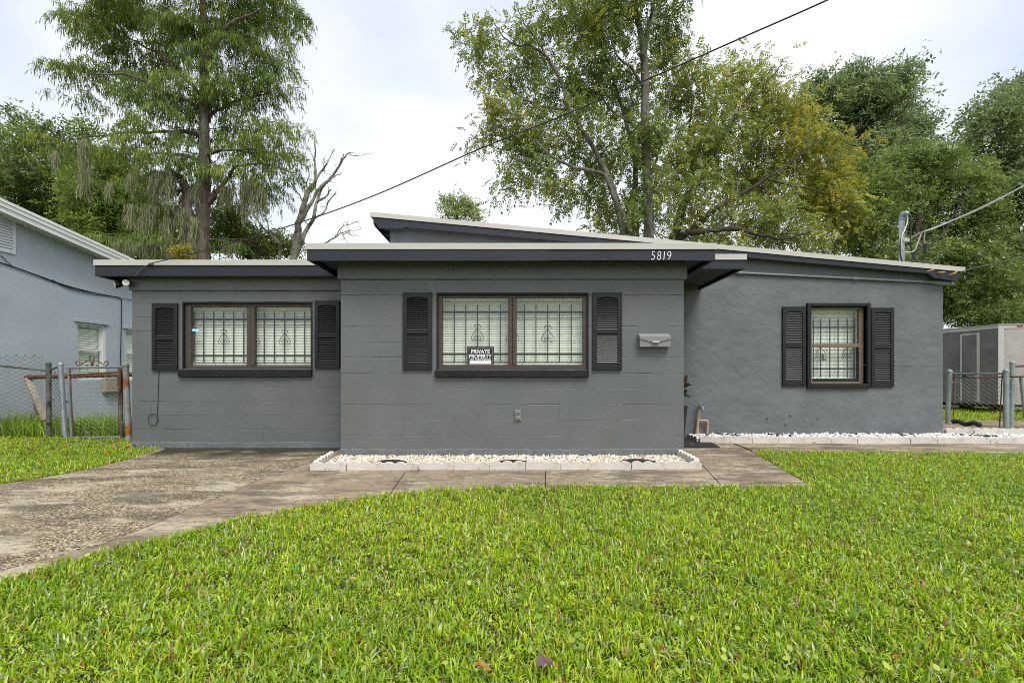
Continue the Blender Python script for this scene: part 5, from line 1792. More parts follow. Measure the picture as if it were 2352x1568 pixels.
def leaves_cypress(C, Rad, out, g, per, palbase):
    """soft drooping sprays: every clump is a small umbrella of twigs hung with feathery tassels"""
    n = len(C) * per
    idx = np.repeat(np.arange(len(C)), per)
    R0 = Rad[idx] * 2.1
    rr = np.sqrt(g.uniform(0, 1, n))
    az = g.uniform(0, 2 * PI, n)
    h = np.stack([np.cos(az), np.sin(az), np.zeros(n)], 1)
    r_ = R0 * rr
    p = C[idx] + h * r_[:, None] * np.array([1.15, 1.0, 0]) + np.array([0, 0, 1.0]) * (-.62 * r_ * rr + g.normal(size=n) * .035)[:, None]
    h = unit(h * .8 + unit(out[idx] * np.array([1, 1, 0]) + 1e-6) * .5 + g.normal(size=(n, 3)) * np.array([.35, .35, .1]))
    L_ = g.uniform(.16, .34, n)
    # outer sprays of a clump are paler
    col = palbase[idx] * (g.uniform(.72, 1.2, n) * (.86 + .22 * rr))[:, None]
    B, D, S, LN, WD, CC = [], [], [], [], [], []
    side = unit(np.cross(h, np.array([0, 0, 1.0])))
    k = 7
    for j in range(k):
        t = (j + g.uniform(0, .8, n)) / k
        pos = p + h * (L_ * t)[:, None] + side * (g.normal(size=n) * .035)[:, None] - np.array([0, 0, 1]) * (L_ * .55 * t * t)[:, None]
        dd = unit(np.array([0, 0, -1.0]) + h * g.uniform(.0, .35, (n, 1)) + g.normal(size=(n, 3)) * .13)
        B.append(pos); D.append(dd); S.append(perp(dd, g)); LN.append(g.uniform(.08, .27, n)); WD.append(g.uniform(.014, .030, n))
        CC.append(col * (1.0 + .14 * g.normal(size=(n, 1))))
    for sg in (-1, 0, 1):
        dd = unit(h + side * sg * .55 + np.array([0, 0, -.10]) + g.normal(size=(n, 3)) * .1)
        B.append(p); D.append(dd); S.append(unit(np.cross(dd, np.array([0, 0, 1.0]) + g.normal(size=(n, 3)) * .3))); LN.append(L_ * .8); WD.append(np.full(n, .026)); CC.append(col * 1.18)
    return diamonds(np.concatenate(B), np.concatenate(D), np.concatenate(S), np.concatenate(LN), np.concatenate(WD), np.concatenate(CC))

def px_pts(pts, d0):
    """limb given as (u, v, radius, depth offset) -> smooth 3D path with radii"""
    q = []
    for a in pts:
        dd = d0 + (a[3] if len(a) > 3 else 0)
        p = P(a[0], a[1], dd)
        q.append((p.x, p.y, p.z, a[2]))
    q = smooth_path(q, 7)
    return q

def wobble(q, amp, seed):
    g = np.random.default_rng(seed)
    k = len(q)
    w = np.cumsum(g.normal(size=(k, 3)), axis=0)
    w -= np.linspace(0, 1, k)[:, None] * w[-1]
    q = q.copy()
    q[:, :3] += w / max(1, math.sqrt(k)) * amp
    q[:, 3] *= 1 + g.normal(size=k) * .05
    return q

def tree(name, label, d0, trunk, limbs, blobs, kind, seed, pal, bark, n_sub, per, sub_r, group=None, depth=1.0, cat='tree', twig_r=.022,
         lsize=None, flat=1.0, shell=.55, moss=None, min_twig=0, up=.5):
    """trunk and limbs follow surveyed lines; blobs = (u, v, ru, rv[, depth offset, palette shift]) give the crown its outline"""
    g = np.random.default_rng(seed)
    base = P(trunk[0][0], trunk[0][1], d0)
    root = empty(name, (base.x, d0, 0.0), label, cat, group)
    tq = px_pts(trunk, d0)
    # carry the trunk down into the ground
    tq = np.vstack([[tq[0][0] - (tq[1][0] - tq[0][0]) * 1.2, tq[0][1], -0.1, tq[0][3] * 1.25], tq])
    tq = wobble(tq, .06, seed)
    m = MB(); m.tube([Vector(p[:3]) for p in tq], [p[3] for p in tq], 12)
    m.build('trunk', bark, root, smooth=True)
    skel = [tq[2:, :3]]
    for i, l_ in enumerate(limbs):
        lq = wobble(px_pts(l_, d0), .10, seed + i + 1)
        m = MB(); m.tube([Vector(p[:3]) for p in lq], [max(p[3], .006) for p in lq], 8)
        m.build('limb', bark, root, smooth=True)
        skel.append(lq[:, :3])
    K = np.vstack(skel)
    # leaf clumps inside the crown blobs
    area = np.array([b[2] * b[3] for b in blobs], dtype=float)
    cnt = np.maximum(1, np.round(n_sub * area / area.sum())).astype(int)
    C, O, CB = [], [], []
    pal = np.array(pal)
    for b, c_ in zip(blobs, cnt):
        ctr = np.array(P(b[0], b[1], d0 + (b[4] if len(b) > 4 else 0)))
        rx, rz = b[2] * d0 / F, b[3] * d0 / F
        v = unit(g.normal(size=(c_, 3)))
        rad = g.uniform(0, 1, c_) ** (1 / 3 * (1 - shell) + .12)
        v = v * rad[:, None]
        C.append(ctr + v * np.array([rx, max(rx, rz) * depth, rz]))
        O.append(unit(v * np.array([1, 1, 1]) + np.array([0, 0, .15])))
        w = g.uniform(0, 1, (c_, 1))
        ps = int(b[5]) if len(b) > 5 else 0
        a = pal[(g.integers(0, len(pal), c_) * (g.uniform(0, 1, c_) < .5) + ps) % len(pal)]
        b2 = pal[g.integers(0, len(pal), c_)]
        CB.append(a * (.75 - .25 * w) + b2 * (.25 + .25 * w))
    C = np.vstack(C); O = np.vstack(O); CB = np.vstack(CB)
    # twigs: every clump is reached by a twig from the nearest limb or an earlier twig
    order = np.argsort(np.min(np.linalg.norm(C[:, None] - K[None, ::3], axis=2), axis=1))
    m = MB()
    nodes = [K]
    KK = K.copy()
    for r_, i in enumerate(order):
        e = C[i]
        dist = np.linalg.norm(KK - e, axis=1)
        # prefer anchors lower and nearer the trunk, so twigs grow outwards and up
        j = int(np.argmin(dist + .35 * np.maximum(0, KK[:, 2] - e[2])))
        s_ = KK[j]
        dl = e - s_
        ln = np.linalg.norm(dl)
        if ln < .05: continue
        k_ = 4 if ln < 1.2 else 6
        t = np.linspace(0, 1, k_)[:, None]
        path = s_ + dl * t + np.array([0, 0, 1]) * (np.sin(t * PI) * ln * .08 * g.uniform(-.5, 1.2)) + g.normal(size=(k_, 3)) * ln * .035 * (np.sin(t * PI))
        rr = np.linspace(1, .35, k_) * twig_r * min(1.6, .55 + ln * .35)
        m.tube([Vector(p) for p in path], list(rr), 4, cap=False)
        KK = np.vstack([KK, path[1:]])
    tw = m.build('twigs', bark, root, recalc=False)
    tw['kind'] = 'stuff'
    Rad = sub_r * g.uniform(.7, 1.3, len(C))
    if kind == 'pecan': V, Q, cc = leaves_pecan(C, Rad, O, g, per, CB, lsize or .34)
    elif kind == 'broad': V, Q, cc = leaves_broad(C, Rad, O, g, per, CB, lsize or .12, up)
    else: V, Q, cc = leaves_cypress(C, Rad, O, g, per, CB)
    cr = np_mesh('crown', V, Q, M['needle'] if kind == 'cypress' else M['leaf'], root, cc)
    cr['kind'] = 'stuff'
    if moss:
        hang(root, moss, d0, g)
    return root

def hang(root, items, d0, g):
    """grey moss hanging from the limbs: (u, v top, length px, width px, depth offset)"""
    B, D, S, LN, WD, CC = [], [], [], [], [], []
    for (u, v, ln, w, dd) in items:
        n = int(34 + w * ln * .12)
        d = d0 + dd
        sc = d / F
        for s_ in range(n):
            uu = u + g.normal() * w * .55
            fall = ln * g.uniform(.25, 1.0) * (1 - .55 * min(1, abs(uu - u) / w))
            p = np.array(P(uu, v + g.uniform(-6, 8), d + g.normal() * .12))
            k = max(2, int(fall * sc / .16))
            step = fall * sc / k
            col = np.array([.27, .275, .17]) * g.uniform(.6, 1.35) + np.array([.0, .012, -.02]) * g.uniform(0, 1)
            for q in range(k):
                dr = unit((np.array([0, 0, -1.0]) + g.normal(size=3) * .16)[None])[0]
                B.append(p); D.append(dr); S.append(unit(np.array([[g.normal(), g.normal(), 0]]))[0])
                LN.append(step * 1.5); WD.append(g.uniform(.010, .026)); CC.append(col)
                p = p + dr * step + np.array([g.normal() * .012, g.normal() * .012, 0])
    V, Q, cc = diamonds(np.array(B), np.array(D), np.array(S), np.array(LN), np.array(WD), np.array(CC))
    o = np_mesh('hanging_moss', V, Q, M['moss'], root, cc)
    o['kind'] = 'stuff'

# --- the tall drooping conifer behind the left wing
PAL_CY = [(0.162, 0.243, 0.045), (0.205, 0.286, 0.05), (0.27, 0.324, 0.06), (0.119, 0.189, 0.055), (0.173, 0.259, 0.07)]
cy_blobs = []
for b in [(210, 60, 75, 40), (330, 40, 100, 45), (450, 30, 90, 45), (570, 35, 90, 45), (650, 30, 36, 36), (185, 160, 62, 32), (300, 130, 85, 42), (420, 115, 75, 42),
          (540, 125, 85, 45), (612, 105, 40, 50), (165, 205, 40, 16), (310, 205, 75, 32), (410, 215, 85, 38), (520, 205, 85, 38), (600, 190, 40, 40), (350, 285, 85, 30), (470, 275, 85, 34),
          (585, 265, 55, 30), (635, 275, 34, 20), (640, 320, 45, 18), (250, 30, 70, 30), (130, 150, 28, 20), (160, 20, 40, 22),
          (170, 320, 80, 14), (105, 345, 40, 16), (300, 350, 75, 26), (420, 350, 75, 28), (540, 335, 80, 28), (650, 355, 42, 18), (380, 420, 75, 28), (560, 395, 85, 26),
          (672, 398, 28, 16), (620, 430, 50, 14), (340, 475, 75, 22), (430, 470, 45, 22), (300, 545, 70, 14), (380, 540, 45, 14), (500, 440, 45, 20), (560, 555, 36, 6), (520, 60, 60, 30),
          (470, -70, 160, 70), (300, -40, 110, 40), (600, -50, 90, 45), (640, 160, 20, 40)]:
    cy_blobs.append(b + (random.uniform(-.5, 1.5),))
tree('bald_cypress', 'tall feathery conifer hung with grey moss rising behind the left wing', 14.0,
     [(463, 640, 0.258), (462, 590, 0.232), (460, 540, 0.202), (462, 490, 0.189), (464, 440, 0.172), (468, 400, 0.159), (466, 340, 0.146), (465, 250, 0.129), (464, 150, 0.112), (463, 60, 0.095), (462, -40, 0.077), (462, -160, 0.043)],
     [[(446, 640, .20), (448, 590, .18), (441, 540, .17), (436, 490, .15), (434, 450, .13), (424, 425, .10), (405, 400, .07), (385, 385, .04)],
      [(472, 470, .10), (490, 448, .08), (505, 435, .065), (525, 410, .055), (545, 385, .04), (600, 375, .025), (660, 392, .012)],
      [(466, 165, .085, 0), (480, 130, .08, -.2), (496, 95, .07, -.4), (520, 65, .06, -.6), (545, 45, .045, -.8), (600, 20, .02, -1)],
      [(460, 215, .07, .1), (420, 180, .055, .4), (380, 140, .045, .6), (330, 110, .03, .9), (250, 60, .016, 1.2)],
      [(462, 250, .06), (400, 220, .05, -.3), (350, 190, .04, -.6), (290, 170, .03, -.9), (200, 170, .014, -1.1)],
      [(462, 310, .07), (420, 300, .055, .2), (360, 300, .04, .4), (250, 305, .028, .6), (150, 322, .012, .6)],
      [(468, 300, .06), (500, 260, .05, .3), (560, 230, .035, .5), (620, 215, .015, .6)],
      [(466, 370, .06), (420, 355, .05, -.4), (360, 350, .03, -.6), (280, 352, .015, -.8)],
      [(464, 430, .06), (420, 440, .045, .3), (370, 432, .03, .4), (300, 450, .015, .5)],
      [(468, 360, .05), (520, 345, .04, -.3), (580, 345, .03, -.5), (660, 360, .012, -.6)],
      [(452, 560, .05), (400, 548, .04, -.2), (330, 545, .02, -.3), (270, 552, .01, -.4)],
      [(462, 110, .05), (420, 60, .04, .3), (380, 20, .03, .4)],
      [(470, 555, .04), (520, 553, .025, .3), (590, 556, .01, .4)]],
     cy_blobs, 'cypress', 21, PAL_CY, M['bark_cypress'], 360, 28, .225, depth=.8, twig_r=.016, shell=.3,
     moss=[(352, 400, 75, 14, -.3), (372, 395, 85, 16, -.2), (389, 405, 110, 9, -.4), (340, 470, 60, 18, -.3), (300, 470, 70, 10, -.4), (420, 480, 90, 12, -.2), (270, 552, 50, 22, -.3),
           (300, 556, 55, 26, -.3), (340, 552, 60, 28, -.2), (385, 500, 100, 14, -.2), (395, 552, 55, 24, -.1), (445, 500, 110, 10, -.35), (430, 555, 45, 16, -.3), (452, 420, 60, 9, -.3), (193, 320, 175, 6, .3), (196, 330, 40, 12, .3),
           (125, 350, 50, 12, .2), (510, 425, 65, 9, -.2), (526, 430, 60, 9, -.2), (563, 440, 85, 9, -.2), (590, 430, 90, 15, -.3), (575, 415, 60, 20, -.3), (605, 440, 75, 8, -.3), (530, 556, 42, 22, .2), (300, 400, 60, 12, -.4),
           (320, 350, 55, 10, -.3), (400, 300, 40, 14, -.3), (330, 500, 60, 18, -.3), (500, 380, 50, 12, -.3), (250, 420, 50, 8, 0)])

# --- pecans behind the house
PAL_PE = [(0.206, 0.284, 0.048), (0.152, 0.23, 0.044), (0.277, 0.337, 0.058), (0.393, 0.354, 0.055), (0.178, 0.256, 0.061)]
pe_blobs = []
for b in [(1100, 105, 42, 42), (1150, 170, 55, 45), (1075, 95, 25, 20), (1240, 120, 60, 45), (1195, 75, 30, 30), (1330, 70, 60, 50), (1420, 60, 70, 50), (1530, 50, 50, 60), (1260, 215, 70, 50), (1350, 160, 70, 60), (1430, 200, 70, 70), (1535, 150, 50, 60),
          (1140, 250, 40, 28, 0, 3), (1110, 325, 40, 18), (1170, 285, 60, 40, 0, 3), (1250, 310, 60, 40), (1330, 270, 55, 45), (1200, 350, 60, 35), (1245, 400, 50, 35), (1175, 420, 32, 28), (1300, 430, 45, 30), (1370, 440, 45, 35), (1360, 360, 60, 50), (1440, 330, 60, 60),
          (1420, 470, 45, 40), (1500, 300, 45, 60), (1500, 420, 45, 60), (1380, 10, 60, 40), (1270, 20, 50, 35), (1460, -60, 110, 70), (1330, -60, 80, 60), (1550, -40, 50, 60), (1480, 500, 60, 40), (1395, 520, 50, 22), (1545, 240, 40, 45)]:
    pe_blobs.append(b[:4] + ((random.uniform(-.3, 2.0),) if len(b) < 5 else (random.uniform(-.8, .8), b[5])))
tree('pecan_tree', 'tall many stemmed pecan tree with thin green foliage behind the middle roof', 16.0,
     [(1488, 600, .20), (1487, 560, .185), (1486, 480, .17), (1484, 400, .16), (1480, 300, .15), (1480, 200, .145), (1478, 120, .13), (1472, 70, .10), (1462, 20, .08), (1452, -60, .05)],
     [[(1478, 130, .09), (1492, 60, .075), (1504, 10, .06), (1515, -60, .03)],
      [(1448, 600, .19), (1440, 560, .16), (1424, 500, .13), (1410, 440, .11), (1385, 380, .09), (1350, 320, .075), (1310, 260, .06), (1290, 200, .055), (1260, 140, .05), (1220, 110, .04), (1190, 108, .03), (1160, 90, .022), (1130, 42, .014)],
      [(1462, 560, .10), (1445, 520, .085, -.3), (1420, 470, .075, -.5), (1395, 405, .065, -.6), (1360, 392, .055, -.7), (1310, 380, .045, -.8), (1270, 360, .035, -.9), (1235, 330, .028, -.9), (1210, 310, .018, -1)],
      [(1460, 600, .13, .4), (1458, 540, .12, .5), (1452, 450, .10, .6), (1455, 380, .085, .7), (1440, 300, .07, .8), (1410, 200, .05, 1), (1380, 100, .035, 1.1), (1370, 40, .02, 1.2)],
      [(1310, 260, .05), (1270, 250, .045, .2), (1220, 240, .035, .3), (1170, 210, .025, .4), (1120, 170, .014, .5), (1085, 120, .007, .5)],
      [(1260, 140, .035), (1235, 95, .028, -.1), (1205, 60, .02, -.2), (1190, 25, .012, -.2), (1183, 5, .008, -.2)],
      [(1478, 200, .06), (1455, 160, .05, -.3), (1420, 130, .035, -.5), (1385, 60, .02, -.8)],
      [(1480, 330, .05), (1450, 290, .04, .3), (1400, 250, .03, .5), (1340, 150, .015, .7)],
      [(1484, 420, .05), (1510, 360, .04, .4), (1530, 280, .03, .6), (1540, 180, .015, .7)],
      [(1190, 108, .014), (1165, 80, .010, .1), (1140, 75, .006, .1), (1128, 68, .004, .1)]],
     pe_blobs, 'pecan', 33, PAL_PE, M['bark_pecan'], 640, 14, .25, depth=.8, twig_r=.016, shell=.35, lsize=.39)

PAL_PY = [(.36, .39, .07), (.25, .33, .07), (.52, .44, .055), (.18, .26, .06), (.40, .40, .08), (.27, .33, .07)]
py_blobs = []
for b in [(1600, 180, 50, 40, 0, 3), (1680, 190, 60, 45, 0, 1), (1760, 215, 60, 45, 0, 0), (1660, 280, 80, 60, 0, 1), (1770, 300, 80, 60, 0, 2), (1860, 300, 60, 55, 0, 2), (1905, 390, 45, 55, 0, 2), (1800, 400, 80, 60, 0, 0), (1700, 400, 80, 60, 0, 5), (1600, 330, 70, 60, 0, 3),
          (1880, 470, 55, 45, 0, 2), (1990, 490, 42, 26, 0, 2), (1945, 525, 45, 24, 0, 0), (1910, 440, 40, 40, 0, 2), (1940, 480, 40, 30, 0, 0), (1790, 500, 70, 45, 0, 5), (1680, 500, 70, 45, 0, 3), (1600, 430, 60, 60, 0, 3), (1580, 530, 50, 35, 0, 3), (1860, 540, 50, 26, 0, 0), (1760, 545, 60, 26, 0, 3), (1660, 550, 60, 22, 0, 5),
          (1820, 240, 35, 30, 0, 2), (1540, 400, 40, 60, 0, 3), (1735, 150, 35, 18, 0, 0), (1930, 330, 25, 25, 0, 2)]:
    py_blobs.append(b[:4] + (random.uniform(-.5, 1.7), b[5]))
tree('pecan_tree', 'wide pecan tree with yellowing foliage right of the tall stems', 17.2,
     [(1535, 610, .22), (1540, 580, .20), (1550, 540, .17), (1565, 490, .15), (1590, 440, .12), (1620, 390, .10), (1650, 330, .08), (1690, 270, .05), (1730, 210, .03), (1780, 150, .02)],
     [[(1545, 560, .13), (1580, 535, .11, -.3), (1620, 500, .095, -.5), (1660, 470, .085, -.6), (1710, 440, .07, -.7), (1760, 410, .05, -.8), (1830, 360, .03, -.9), (1880, 320, .012, -1)],
      [(1550, 540, .11), (1610, 530, .10, -.8), (1680, 528, .085, -1), (1750, 540, .06, -1.1), (1810, 545, .04, -1.2), (1870, 530, .02, -1.2)],
      [(1690, 440, .05), (1705, 390, .04, .2), (1740, 330, .03, .3), (1790, 270, .015, .4)],
      [(1600, 430, .07), (1585, 370, .06, .4), (1580, 300, .045, .5), (1590, 220, .02, .6)],
      [(1760, 410, .035), (1830, 430, .03, -.4), (1900, 450, .02, -.6), (1975, 480, .009, -.8)],
      [(1760, 190, .022), (1785, 165, .020), (1797, 150, .018), (1797, 138, .016)]],
     py_blobs, 'pecan', 44, PAL_PY, M['bark_dark'], 600, 14, .29, depth=.75, twig_r=.018, shell=.4, lsize=.39)

# --- broadleaf trees at the right
PAL_OAK = [(0.213, 0.291, 0.106), (0.269, 0.347, 0.134), (0.157, 0.23, 0.09), (0.325, 0.392, 0.168)]
def R_(bl, s=1.0): return [b + (random.uniform(-1.2, 1.2) * s,) for b in bl]
tree('oak_tree', 'tall dark green oak with a rounded two lobed top behind the yellowing pecan', 25.0,
     [(1990, 640, .34), (1990, 540, .30), (1985, 440, .26), (1985, 350, .2), (1990, 260, .12), (2000, 190, .05)],
     [[(1986, 420, .15), (1940, 350, .12), (1900, 270, .06), (1885, 210, .03)], [(1985, 400, .15), (2040, 320, .11), (2080, 250, .06), (2090, 200, .03)]],
     R_([(1885, 210, 36, 30), (1870, 250, 45, 35), (1960, 195, 36, 34), (1985, 230, 55, 45), (2055, 195, 42, 36), (2040, 250, 50, 45), (2100, 265, 38, 32), (2070, 310, 60, 40), (1960, 290, 60, 45), (2000, 350, 80, 50), (1900, 320, 55, 40), (2090, 360, 50, 30), (1995, 175, 30, 25), (2075, 175, 22, 20), (1920, 430, 80, 60), (2040, 440, 80, 60)]),
     'broad', 55, PAL_OAK, M['bark_dark'], 330, 34, .38, depth=.8, lsize=.21, shell=.6, twig_r=.03)
tree('oak_tree', 'large dark green oak filling the right edge of the yard', 24.0,
     [(2330, 800, .34), (2335, 700, .3), (2330, 600, .27), (2325, 480, .22), (2325, 360, .15), (2330, 250, .06)],
     [[(2330, 560, .14), (2290, 460, .1), (2260, 380, .05), (2240, 330, .02)], [(2330, 600, .14), (2380, 480, .1), (2430, 380, .04)], [(2330, 640, .10), (2280, 615, .07), (2230, 600, .04), (2180, 610, .015)]],
     R_([(2330, 200, 36, 30), (2300, 240, 50, 40), (2360, 240, 60, 60), (2275, 290, 50, 40), (2345, 330, 80, 60), (2235, 325, 28, 22), (2250, 370, 42, 34), (2310, 410, 80, 55), (2400, 420, 90, 90), (2340, 500, 70, 60), (2330, 620, 60, 60), (2400, 600, 80, 90), (2300, 700, 70, 50), (2400, 240, 60, 60), (2230, 680, 60, 50), (2360, 720, 60, 50)]),
     'broad', 66, PAL_OAK, M['bark_dark'], 380, 34, .40, depth=.8, lsize=.2, shell=.6, twig_r=.03)
PAL_LA = [(0.182, 0.26, 0.058), (0.235, 0.324, 0.07), (0.139, 0.206, 0.05), (0.308, 0.39, 0.101), (0.192, 0.281, 0.065)]
tree('laurel_oak', 'bushy mid green tree with fine leaves behind the service mast', 19.0,
     [(2110, 800, .25), (2110, 700, .22), (2105, 600, .18), (2110, 500, .11), (2120, 420, .06), (2130, 350, .025)],
     [[(2108, 620, .09), (2050, 540, .07), (2000, 450, .04), (1985, 390, .015)], [(2108, 600, .09), (2180, 520, .07), (2220, 440, .04), (2240, 370, .015)], [(2110, 660, .08), (2200, 630, .06), (2280, 590, .03), (2320, 560, .012)],
      [(2106, 640, .06), (2010, 600, .05, -.5), (1940, 560, .03, -.6), (1900, 540, .012, -.7)]],
     R_([(2000, 400, 45, 35), (2080, 380, 50, 35), (2150, 360, 55, 34), (2210, 380, 50, 35), (2040, 450, 70, 45), (2130, 440, 80, 50), (2215, 450, 65, 50), (2000, 510, 60, 40), (2090, 520, 80, 50), (2190, 530, 80, 50), (2265, 500, 42, 40), (2290, 560, 38, 30), (1960, 560, 50, 28), (2050, 590, 80, 40), (2150, 600, 80, 45), (2240, 620, 80, 50),
         (2300, 660, 60, 45), (2190, 690, 90, 45), (2100, 680, 80, 50), (2260, 720, 90, 35), (1900, 570, 40, 20), (2000, 650, 80, 50)]),
     'broad', 77, PAL_LA, M['bark_dark'], 560, 38, .30, depth=.6, lsize=.135, shell=.5, twig_r=.016, up=.8)
# --- trees at the left, beyond the neighbour's roof
PAL_L1 = [(.20, .28, .06), (.14, .21, .055), (.25, .33, .07), (.16, .23, .08)]
tree('broadleaf_tree', 'dark green leafy tree at the far left above the neighbour roof', 20.0,
     [(60, 640, .28), (60, 540, .24), (58, 440, .18), (50, 360, .10), (40, 290, .03)],
     [[(60, 500, .1), (110, 420, .07), (150, 340, .03), (190, 285, .012)], [(58, 470, .1), (10, 400, .06), (-40, 330, .02)]],
     R_([(35, 290, 34, 22), (20, 340, 50, 35), (75, 330, 45, 30), (130, 310, 40, 22), (185, 290, 30, 22), (40, 400, 70, 45), (120, 390, 60, 40), (20, 470, 70, 50), (100, 470, 70, 50), (-50, 380, 70, 70), (160, 350, 40, 30), (180, 470, 60, 50), (-40, 500, 80, 60), (210, 540, 60, 40), (120, 540, 70, 40)]),
     'broad', 88, PAL_L1, M['bark_dark'], 260, 32, .34, depth=.8, lsize=.17, shell=.55, twig_r=.022)
PAL_L2 = [(.24, .34, .05), (.18, .28, .05), (.13, .21, .05), (.30, .37, .06)]
tree('broadleaf_tree', 'bright yellow green tree behind the moss hung conifer', 18.0,
     [(280, 660, .2), (280, 560, .17), (275, 480, .12), (262, 410, .05)],
     [[(278, 520, .08), (310, 450, .05), (330, 400, .02)], [(278, 520, .08), (230, 450, .05), (190, 400, .02)]],
     R_([(250, 385, 42, 34), (200, 420, 45, 34), (300, 430, 50, 40), (250, 450, 60, 40), (180, 470, 40, 35), (330, 480, 50, 40), (230, 510, 60, 40), (310, 540, 60, 40), (390, 530, 50, 40), (410, 580, 50, 24), (250, 570, 60, 34), (360, 580, 50, 25)]),
     'broad', 99, PAL_L2, M['bark_dark'], 210, 30, .28, depth=.8, lsize=.17, shell=.5, twig_r=.02)
PAL_SH = [(0.265, 0.331, 0.06), (0.196, 0.265, 0.058), (0.332, 0.387, 0.079), (0.157, 0.217, 0.052)]
tree('shrub_tree', 'low bright green bushy tree between the conifer and the dead tree', 17.0,
     [(570, 680, .09), (572, 620, .08), (575, 570, .06), (580, 530, .02)], [[(573, 600, .04), (610, 560, .025), (640, 530, .01)], [(573, 600, .04), (530, 560, .025), (515, 520, .01)]],
     R_([(525, 520, 38, 28), (560, 545, 45, 30), (610, 560, 42, 26), (655, 550, 26, 18), (500, 560, 40, 24), (650, 575, 36, 16), (590, 580, 50, 14), (540, 495, 22, 16), (505, 500, 26, 20)], .5),
     'broad', 111, PAL_SH, M['bark_dark'], 105, 24, .22, depth=.8, lsize=.13, shell=.5, twig_r=.014)
tree('young_tree', 'small round topped tree peeping over the sloping roof edge', 27.0,
     [(1048, 640, .12), (1048, 560, .10), (1050, 500, .07), (1052, 450, .02)], [[(1049, 520, .04), (1075, 480, .02), (1085, 465, .01)], [(1049, 520, .04), (1020, 480, .02), (1012, 455, .01)]],
     R_([(1050, 458, 26, 22), (1022, 462, 22, 16), (1045, 480, 40, 24), (1085, 488, 26, 18), (1015, 470, 14, 10), (1060, 500, 44, 16), (1080, 470, 18, 12)], .5),
     'broad', 122, PAL_SH, M['bark_dark'], 60, 13, .24, depth=.8, lsize=.15, shell=.4, twig_r=.016)
PAL_YB = [(.34, .30, .03), (.26, .26, .035)]
tree('yellow_bush', 'small bright yellow bush at the foot of the moss hung conifer', 12.2,
     [(417, 640, .03), (417, 600, .025), (417, 585, .01)], [], [(417, 583, 10, 6, 0.0), (420, 577, 6, 5, 0.0)],
     'broad', 133, PAL_YB, M['bark_dark'], 16, 10, .08, cat='bush', lsize=.10, twig_r=.008)

# --- the dead tree
DT = 15.0
dead = empty('dead_tree', (P(668, 620, DT).x, DT, 0), 'bare dead tree with lichen grey broken branches above the left roof', 'dead tree')
tq = px_pts([(664, 640, .19), (672, 590, .165), (684, 545, .15), (692, 510, .13), (704, 470, .11), (713, 440, .10), (720, 425, .09)], DT)
tq = np.vstack([[tq[0][0] - .4, DT, -.1, .26], tq])
tq = wobble(tq, .08, 3)
m = MB(); m.tube([Vector(p[:3]) for p in tq], [p[3] * .74 for p in tq], 12); m.build('trunk', M['bark_dead'], dead, smooth=True)
limbs = [
    [(722, 428, .07), (725, 390, .055), (722, 360, .035), (721, 330, .028), (722, 310, .022), (719, 300, .013)],
    [(712, 440, .07), (726, 415, .055), (740, 392, .04), (752, 372, .03), (762, 355, .018), (769, 342, .01)],
    [(694, 505, .085), (712, 470, .075), (735, 435, .06), (760, 410, .05), (775, 385, .04), (790, 362, .03), (806, 350, .022)],
    [(672, 600, .11), (690, 560, .10), (706, 525, .085), (718, 505, .07), (728, 470, .06), (738, 440, .05), (745, 425, .035)],
    [(800, 356, .016), (825, 357, .013), (843, 353, .009), (858, 351, .005)],
    [(765, 400, .03), (780, 372, .025), (790, 352, .015)],
    [(742, 430, .035), (762, 412, .028), (784, 398, .015)],
    [(730, 465, .045), (748, 450, .035), (760, 434, .02)],
    [(720, 503, .05), (738, 490, .035), (752, 466, .03), (772, 442, .015)],
    [(700, 472, .035), (688, 448, .03), (672, 432, .022), (655, 418, .014), (640, 412, .008)],
    [(676, 436, .015), (676, 420, .012), (682, 408, .006)],
    [(700, 430, .03), (706, 405, .025), (702, 385, .018), (694, 378, .01)],
    [(724, 380, .02), (712, 350, .015), (704, 330, .008)],
    [(600, 520, .045), (625, 540, .06), (640, 555, .065), (642, 575, .07), (642, 640, .08)],
    [(600, 520, .04), (585, 500, .025), (570, 480, .015)],
    [(620, 535, .025), (612, 505, .02), (607, 480, .01)],
    [(742, 560, .035), (765, 545, .03), (785, 535, .022), (805, 530, .016), (830, 526, .006)],
    [(770, 543, .02), (788, 520, .016), (810, 512, .011), (826, 508, .006)],
    [(790, 534, .012), (815, 540, .008), (829, 545, .005)],
    [(742, 560, .03), (722, 575, .04), (700, 620, .05)],
    [(785, 536, .014), (792, 548, .012), (800, 560, .008)],
    [(728, 405, .015), (740, 385, .01), (748, 375, .005)],
    [(745, 398, .02), (745, 375, .012), (743, 362, .006)],
]
for i, l_ in enumerate(limbs):
    q = wobble(px_pts([a + (random.uniform(-.5, .5) * (j / len(l_)),) for j, a in enumerate(l_)], DT), .05, 200 + i)
    m = MB(); m.tube([Vector(p[:3]) for p in q], [max(p[3] * .74, .005) for p in q], 7)
    m.build('limb', M['bark_dead'], dead, smooth=True)
# broken stubs and fine twigs on the limbs
gq = np.random.default_rng(5)
m = MB()
for i in range(120):
    l_ = limbs[gq.integers(0, len(limbs))]
    j = gq.integers(0, len(l_) - 1); t = gq.uniform()
    a = P(l_[j][0] * (1 - t) + l_[j + 1][0] * t, l_[j][1] * (1 - t) + l_[j + 1][1] * t, DT)
    dv = Vector((gq.normal(), gq.normal(), gq.normal() * .6 + .5)).normalized() * gq.uniform(.06, .28)
    m.tube([a, a + dv * .5 + Vector((0, 0, .01)), a + dv], [.010, .007, .003], 4, cap=False)
m.build('twigs', M['bark_dead'], dead, recalc=False)['kind'] = 'stuff'
